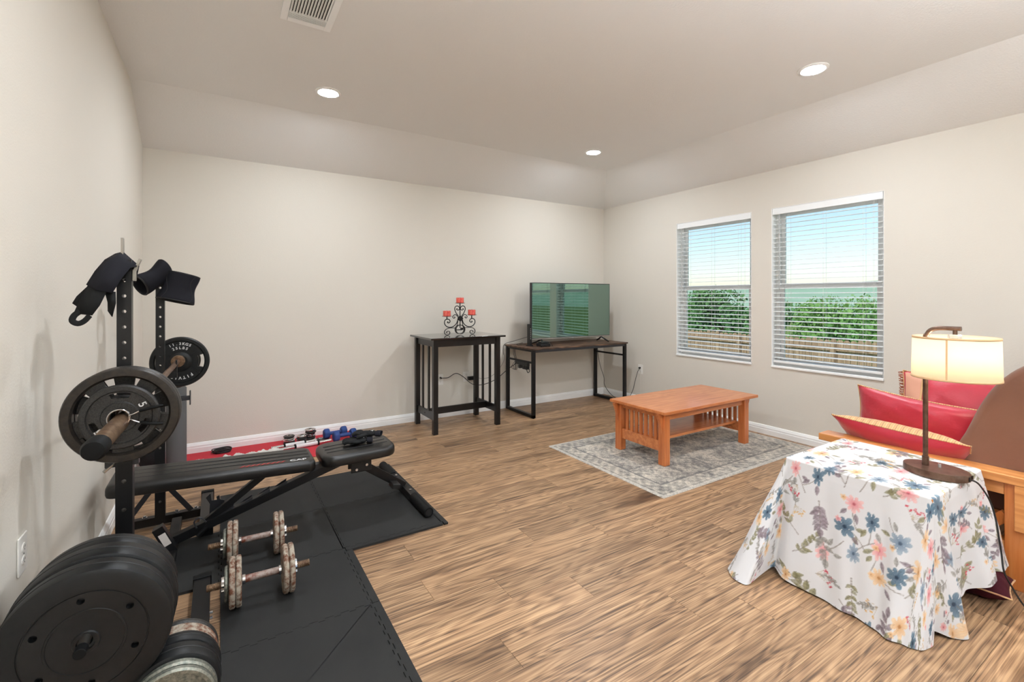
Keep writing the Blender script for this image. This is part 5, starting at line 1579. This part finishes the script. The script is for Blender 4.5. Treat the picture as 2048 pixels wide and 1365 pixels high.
# ------------------------------------------------------------------ weight bench
BY = 2.90
wb = root('weight_bench', 'black padded weight bench standing on the foam tiles', 'weight bench', (.3, BY, TT))
def pad(name, x0, x1, z0, z1, w, t, mat, r=.035, n=8):
    """padded board from x0 (height z0) to x1 (height z1), top surface heights"""
    b = MB()
    def outline(k):
        pts = []
        L_ = x1 - x0
        for cx_, cy_, a0 in ((L_ - r, w / 2 - r, 0), (r, w / 2 - r, PI / 2), (r, -w / 2 + r, PI), (L_ - r, -w / 2 + r, 1.5 * PI)):
            for i in range(n + 1):
                a = a0 + PI / 2 * i / n
                pts.append((cx_ + r * math.cos(a), cy_ + r * math.sin(a)))
        return pts
    base = outline(0)
    cx_, cy_ = (x1 - x0) / 2, 0
    layers = [(0.012, -t), (0.003, -t + .004), (0, -t * .75), (0, -t * .45), (.001, -t * .28), (.006, -t * .10), (.014, -.002), (.024, 0)]
    R_ = []
    for ins, dz_ in layers:
        R_.append([b.bm.verts.new((x0 + p[0] - math.copysign(min(ins, abs(p[0] - cx_)), p[0] - cx_), BY + p[1] - math.copysign(min(ins, abs(p[1])), p[1]), z0 + (z1 - z0) * (p[0] / (x1 - x0)) + dz_)) for p in base])
    m = len(base)
    for i in range(len(R_) - 1):
        for k in range(m): b.bm.faces.new((R_[i][k], R_[i][(k + 1) % m], R_[i + 1][(k + 1) % m], R_[i + 1][k]))
    b.bm.faces.new(R_[0]); b.bm.faces.new(R_[-1])
    return b.build(name, mat, wb, smooth=50)
ZB = .385
bp_ = pad('back_pad', -.445, .452, .425, ZB, .285, .062, M['leather'])
sp_ = pad('seat_pad', .485, .905, ZB + .002, ZB + .012, .315, .062, M['leather'], r=.07)
# stitched piping lines along the pads
for (xa, xb, za, zb_, w, par) in ((-.42, .43, .4235, .387, .285, bp_), (.52, .87, .388, .3968, .315, sp_)):
    for yy in (-.058, .0, .058):
        MB().tube([(xa, BY + yy, za + .0005), (xb, BY + yy, zb_ + .0005)], .0016, 6).build('seam', M['piping'], par)
# brand print and slashes, on the near top edge
def on_pad(x, dy): return Vector((x, BY + dy, .425 + (ZB - .425) * (x + .445) / .897 + .0006))
sl_ang = math.atan2(ZB - .425, .897)
for k in range(9):
    x = .10 + k * .0235
    Mx = Matrix.Translation(on_pad(x, -.100)) @ Matrix.Rotation(-sl_ang, 4, 'Y')
    MB().prism([(-.014, -.010), (-.003, -.010), (.014, .010), (.003, .010)], 0, .0009, Mx).build('slash_mark', M['print_r'], bp_, smooth=0)
Mx = Matrix.Translation(on_pad(.365, -.098)) @ Matrix.Rotation(-sl_ang, 4, 'Y')
lettering('CAP', .036, M['print_w'], bp_, Mx, sx=1.25, bold=.0004)
# frame
MB().bar((-.20, BY, .060), (.62, BY, .312), .045, .045).build('main_rail', M['steel_b'], wb, bevel=.003)
MB().bar((-.06, BY, .118), (.24, BY, .335), .030, .034).build('back_strut', M['steel_b'], wb, bevel=.002)
MB().bx(-.30, .44, BY - .025, BY + .025, .322, .338).build('pad_bracket', M['steel_b'], wb, bevel=.002)
MB().bar((.43, BY, .300), (.62, BY, .322), .045, .03).build('hinge_bracket', M['steel_g'], wb, bevel=.002)
for k in range(4):
    x = .04 + k * .085
    z = .060 + (x + .20) * (.252 / .82) + .020
    for s_ in (-1, 1):
        Mx = Matrix(((1, 0, 0, x), (0, 0, 1, BY + s_ * .018), (0, 1, 0, z), (0, 0, 0, 1)))
        MB().prism([(-.045, -.012), (.020, .002), (.024, .026), (-.004, .012)], -.0025, .0025, Mx).build('ladder_notch', M['steel_g'], wb, smooth=0)
# rear hook plate of the ladder
Mx = Matrix(((1, 0, 0, -.03), (0, 0, 1, BY + .06), (0, 1, 0, .17), (0, 0, 0, 1)))
MB().prism([(-.02, -.08), (.05, -.08), (.05, .02), (.03, .028), (.028, .05), (.014, .046), (.016, .028), (-.008, .03), (-.012, .07), (-.034, .05), (-.016, .014)], -.004, .004, Mx).build('hook_plate', M['steel_g'], wb, bevel=.001)
for x, z0_ in ((.66, .30), (.74, .30)):
    pass
MB().bx(.66, .78, BY - .045, BY - .035, .235, .325).build('seat_bracket', M['steel_b'], wb, bevel=.004)
MB().bx(.66, .78, BY + .035, BY + .045, .235, .325).build('seat_bracket', M['steel_b'], wb, bevel=.004)
b = MB()
for x, z in ((.69, .255), (.75, .275), (.72, .305)): b.cyl((x, BY - .053, z), (x, BY - .045, z), .008, n=10)
b.build('bolt', M['bolt'], wb)
MB().bar((.72, BY, .275), (1.01, BY + .06, .058), .05, .05).build('front_leg', M['steel_b'], wb, bevel=.003)
FC = (1.02, 2.985)
MB().bx(FC[0] - .022, FC[0] + .022, FC[1] - .36, FC[1] + .36, TT + .006, TT + .05).build('front_foot', M['steel_b'], wb, bevel=.003)
for s in (-1, 1):
    p0 = (FC[0], FC[1] + s * .20, TT + .030); p1 = (FC[0], FC[1] + s * .45, TT + .030)
    b = MB().cyl(p0, p1, .029, n=24)
    b.build('rubber_foot', M['rubber'], wb, bevel=.004)
    MB().cyl((FC[0], FC[1] + s * .447, TT + .030), (FC[0], FC[1] + s * .4515, TT + .030), .019, n=20).build('foot_plug', M['dark'], wb)
    MB().cyl((FC[0], FC[1] + s * .14, TT + .05), (FC[0], FC[1] + s * .14, TT + .058), .009, n=6).build('bolt', M['bolt'], wb)
MB().box((.93, BY - .02, .105), (.05, .075, .03), (0, .2, 0)).build('caster_block', M['blackplastic'], wb, bevel=.004)
# rear foot
MB().bx(-.225, -.18, BY - .30, BY + .30, TT, TT + .045).build('rear_foot', M['steel_b'], wb, bevel=.003)
MB().bar((-.195, BY - .09, .045), (-.255, BY - .09, .175), .045, .045, (0, 1, 0)).build('rear_stub', M['steel_b'], wb, bevel=.002)
MB().bar((-.212, BY - .1135, .088), (-.238, BY - .1135, .146), .030, .001, (0, 1, 0)).build('label_sticker', M['sticker'], wb, smooth=0)
b = MB().tube(catmull([(-.06, BY - .05, .135), (-.085, BY - .055, .165), (-.11, BY - .055, .15), (-.10, BY - .052, .115)], 6), .004, 8)
b.build('lock_pin', M['steel_g'], wb)
MB().cyl((-.095, BY - .055, .075), (-.05, BY - .055, .115), .012, n=14).build('pin_knob', M['rubber'], wb)

# workout gloves on the seat
def glove(loc, rz, label, flip):
    o = root('workout_glove', label, 'glove', loc, (0, 0, rz), group='gloves on the bench seat', local=True)
    s = -1 if flip else 1
    MB().sph((0, 0, .017), .05, (1.0, .86, .30), 20).sph((-.03, 0, .02), .036, (1.1, 1, .45), 16).build('palm', M['nylon'], o, smooth=80)
    b = MB().lathe([(.030, 0), (.034, .006), (.033, .03), (.030, .034), (.026, .03), (.026, .004), (.030, 0)], 24, Matrix.Translation((-.062, 0, .018)) @ Matrix.Rotation(-PI / 2, 4, 'Y') @ Matrix.Diagonal((.5, 1.05, 1, 1)))
    b.build('cuff', M['neoprene'], o)
    for k in range(4):
        yy = s * (-.030 + .020 * k)
        L_ = (.030, .036, .036, .028)[k]
        MB().tube(catmull([(.030, yy * .9, .018), (.052, yy, .022), (.052 + L_ * .7, yy * 1.08, .014)], 4), [.0105, .0108, .0108, .0105, .0105, .0104, .0102, .0098, .0095][:9], 12).build('finger', M['nylon'], o)
    MB().tube(catmull([(-.01, s * -.036, .018), (.015, s * -.058, .016), (.035, s * -.064, .012)], 4), .0112, 12).build('thumb', M['nylon'], o)
    Y_ = [(-.045, .0), (-.058, .008), (-.058, -.008)]
    b = MB()
    for q_ in (( .012, .004), (-.002, .014), (-.004, -.010)): b.bar((-.042, 0, .0375), (-.042 + q_[0], q_[1], .0362), .004, .001)
    b.build('logo_mark', M['print_w'], o, smooth=0)
    return o
ZS = ZB + .010
glove((.70, 2.905, ZS), PI * .93, 'black half-finger workout glove lying flat on the bench seat', False)
glove((.765, 2.93, ZS + .028), PI * .82, 'black half-finger workout glove lying on top of the other', True)

# ------------------------------------------------------------------ adjustable dumbbells
def dumbbell(loc, rz, label, seed):
    o = root('rusty_dumbbell', label, 'dumbbell', loc, (0, 0, rz), group='rusty adjustable dumbbells', local=True)
    RX = Matrix.Rotation(PI / 2, 4, 'Y')
    rz_ = .098
    MB().cyl((-.062, 0, rz_), (.066, 0, rz_), .0142, n=20).build('handle', M['rustbar'], o, bevel=.001)
    for s in (-1, 1):
        b = MB().cyl((s * .062, 0, rz_), (s * .074, 0, rz_), .019, n=20)
        b.build('inner_collar', M['chrome'], o, bevel=.001)
        x0 = s * .075
        n = 2
        for k in range(n):
            T = Matrix.Translation((x0 + s * (.0115 + k * .023), 0, rz_)) @ RX
            r = .0975
            MB().lathe([(.0145, -.0105), (r - .005, -.0105), (r, -.006), (r, .006), (r - .005, .0105), (.0145, .0105), (.0145, -.0105)], 48, T).build('plate', M['rust'], o, smooth=30)
        xe = x0 + s * .047
        if s < 0:
            T = Matrix.Translation((xe + s * .007, 0, rz_)) @ RX
            MB().lathe([(.0145, -.007), (.064, -.007), (.067, -.003), (.067, .004), (.063, .007), (.0145, .007), (.0145, -.007)], 40, T).build('plate', M['green_iron'], o, smooth=30)
            xe += s * .0145
        # threaded end
        prof = []
        L_ = .062
        nt_ = 11
        for k in range(nt_):
            z = L_ * k / nt_
            prof += [(.0125, z), (.0142, z + L_ / nt_ * .3), (.0142, z + L_ / nt_ * .6), (.0125, z + L_ / nt_ * .9)]
        prof = [(0, 0)] + prof + [(.012, L_), (0, L_)]
        MB().lathe(prof, 20, Matrix.Translation((xe, 0, rz_)) @ Matrix.Rotation(s * PI / 2, 4, 'Y')).build('threaded_end', M['sleeve'], o, smooth=20)
        # star nut
        pts = []
        for k in range(24):
            a = k * 2 * PI / 24
            rr_ = .030 if (k // 2) % 2 == 0 else .022
            pts.append((rr_ * math.cos(a), rr_ * math.sin(a)))
        MB().prism(pts, 0, .011, Matrix.Translation((xe + (0 if s > 0 else -.011), 0, rz_)) @ RX).build('star_nut', M['chrome'], o, bevel=.001)
    return o
dumbbell((.152, 2.235, TT), R(-1.5), 'rusty adjustable dumbbell nearer the viewer on the foam tile', 1)
dumbbell((.150, 2.60, TT), R(-2.5), 'rusty adjustable dumbbell further back under the bench', 2)

# ------------------------------------------------------------------ yoga mat and what lies on it
YM = .005
ym = MB().bx(-.49, 1.10, 4.03, 4.63, .0003, YM).build('yoga_mat', M['yoga'], None, bevel=.002, loc=(.3, 4.33, 0))
tag(ym, 'red yoga mat laid along the back wall baseboard', 'yoga mat')
cl = MB()
g = random.Random(9)
for k in range(6):
    rr_ = .044 + .006 * (k % 3); pts = []
    ox, oy = g.uniform(-.008, .008), g.uniform(-.006, .006)
    for i in range(28):
        a = 2 * PI * i / 28
        pts.append((.02 + ox + rr_ * 1.25 * math.cos(a), 4.535 + oy + rr_ * .85 * math.sin(a), YM + .004 + .005 * k + .002 * math.sin(3 * a + k)))
    cl.tube(pts, .0038, 6, closed=True)
tag(cl.build('coiled_rope', M['cable'], None, loc=(.02, 4.535, YM)), 'black jump rope coiled on the red yoga mat', 'rope')
disc_proto = None
def disc(loc, r, label, group, mat):
    o = root('chrome_disc', label, 'weight disc', loc, group=group, local=True)
    MB().lathe([(.013, 0), (r - .004, 0), (r, .004), (r, .009), (r - .004, .0125), (r * .62, .0125), (r * .58, .0105), (.024, .0105), (.022, .0145), (.013, .0145), (.013, 0)], 32).build('disc', mat, o, smooth=30)
    MB().lathe([(.0135, .0005), (.021, .015), (.019, .0165), (.0135, .0165)], 16).build('hub_ring', M['chrome'], o)
for si, (x, y, n) in enumerate(((.515, 4.52, 4), (.612, 4.475, 4), (.688, 4.52, 6), (.772, 4.46, 1))):
    nmz = ('leftmost stack', 'middle stack', 'tallest stack', None)[si]
    for k in range(n):
        lab = ('chrome disc at level %s of the %s on the red mat' % (('one', 'two', 'three', 'four', 'five', 'six')[k], nmz)) if nmz else 'single chrome disc lying alone on the red mat by the blue dumbbells'
        disc((x + g.uniform(-.004, .004), y + g.uniform(-.004, .004), YM + k * .0168), .046 if si != 1 else .042, lab, 'chrome discs on the yoga mat', M['chrome'] if (k + si) % 3 else M['iron'])
def db_handle(p0, p1, label):
    p0, p1 = Vector(p0), Vector(p1)
    o = root('dumbbell_handle', label, 'dumbbell handle', (p0 + p1) / 2, group='loose dumbbell handles')
    d = (p1 - p0)
    MB().cyl(p0, p0 + d * .3, .0125, n=16).build('threaded_end', M['chrome'], o)
    MB().cyl(p0 + d * .3, p0 + d * .72, .0165, n=20).build('grip', M['print_w'], o, bevel=.002)
    MB().cyl(p0 + d * .27, p0 + d * .30, .021, n=20).build('stop_ring', M['rubber'], o)
    MB().cyl(p0 + d * .72, p0 + d * .75, .021, n=20).build('stop_ring', M['rubber'], o)
    MB().cyl(p0 + d * .75, p1, .0125, n=16).build('threaded_end', M['chrome'], o)
db_handle((.42, 4.285, YM + .021), (.83, 4.335, YM + .021), 'white gripped dumbbell handle lying in front on the red mat')
db_handle((.36, 4.36, YM + .021), (.72, 4.40, YM + .021), 'white gripped dumbbell handle lying behind on the red mat')
def blue_db(loc, rz, label):
    o = root('blue_dumbbell', label, 'dumbbell', loc, (0, 0, rz), group='blue dumbbells', local=True)
    RX = Matrix.Rotation(PI / 2, 4, 'Y')
    h = .044
    MB().cyl((-.055, 0, h), (.055, 0, h), .0165, n=20).build('handle', M['blue'], o)
    for s in (-1, 1):
        pts = [(.050 * math.cos(k * PI / 3 + PI / 6), .050 * math.sin(k * PI / 3 + PI / 6)) for k in range(6)]
        b = MB().prism([(q[1], q[0]) for q in pts], -.026, .026, Matrix.Translation((s * .075, 0, h)) @ RX)
        b.build('head', M['blue'], o, bevel=.014, seg=4)
    return o
blue_db((.892, 4.475, YM), R(4), 'blue dumbbell nearer the wall on the red mat')
blue_db((.95, 4.355, YM), R(6), 'blue dumbbell in front of the other on the red mat')
# crumpled film lying along the mat
b = MB()
def film(u, v):
    x = -.18 + .62 * u; y = 4.22 + .11 * v
    return (x, y, YM + .006 + .022 * abs(math.sin(u * 23 + v * 3) * math.sin(v * 5 + u * 7)) + .012 * abs(math.sin(u * 51 + v * 9)))
b.grid(film, 60, 8)
tag(b.build('plastic_film', M['film'], None, smooth=25, loc=(.13, 4.27, YM)), 'crumpled clear plastic film lying on the red mat behind the bench', 'plastic film')
# foam roller standing in the corner
fr = root('foam_roller', 'charcoal foam roller standing upright behind the far squat stand', 'foam roller', (-.275, 4.28, YM), local=True)
MB().lathe([(.034, .0), (.058, .0), (.063, .005), (.063, .600), (.058, .607), (.034, .607), (.034, .0)], 40).build('roller_body', M['roller'], fr, smooth=40)
MB().lathe([(.0345, .002), (.034, .604), (.030, .604), (.030, .002)], 32).build('core_tube', M['blackplastic'], fr)
bag = root('gym_bag', 'small black gym bag on the red mat beside the foam roller', 'bag', (-.43, 4.30, YM))
MB().sph((-.43, 4.30, .125), .12, (.62, .75, 1.0), 20).build('bag_body', M['nylon'], bag, smooth=80)
MB().tube(catmull([(-.47, 4.22, .19), (-.45, 4.20, .26), (-.41, 4.20, .26), (-.39, 4.22, .19)], 6), .006, 8).build('handle', M['nylon'], bag)
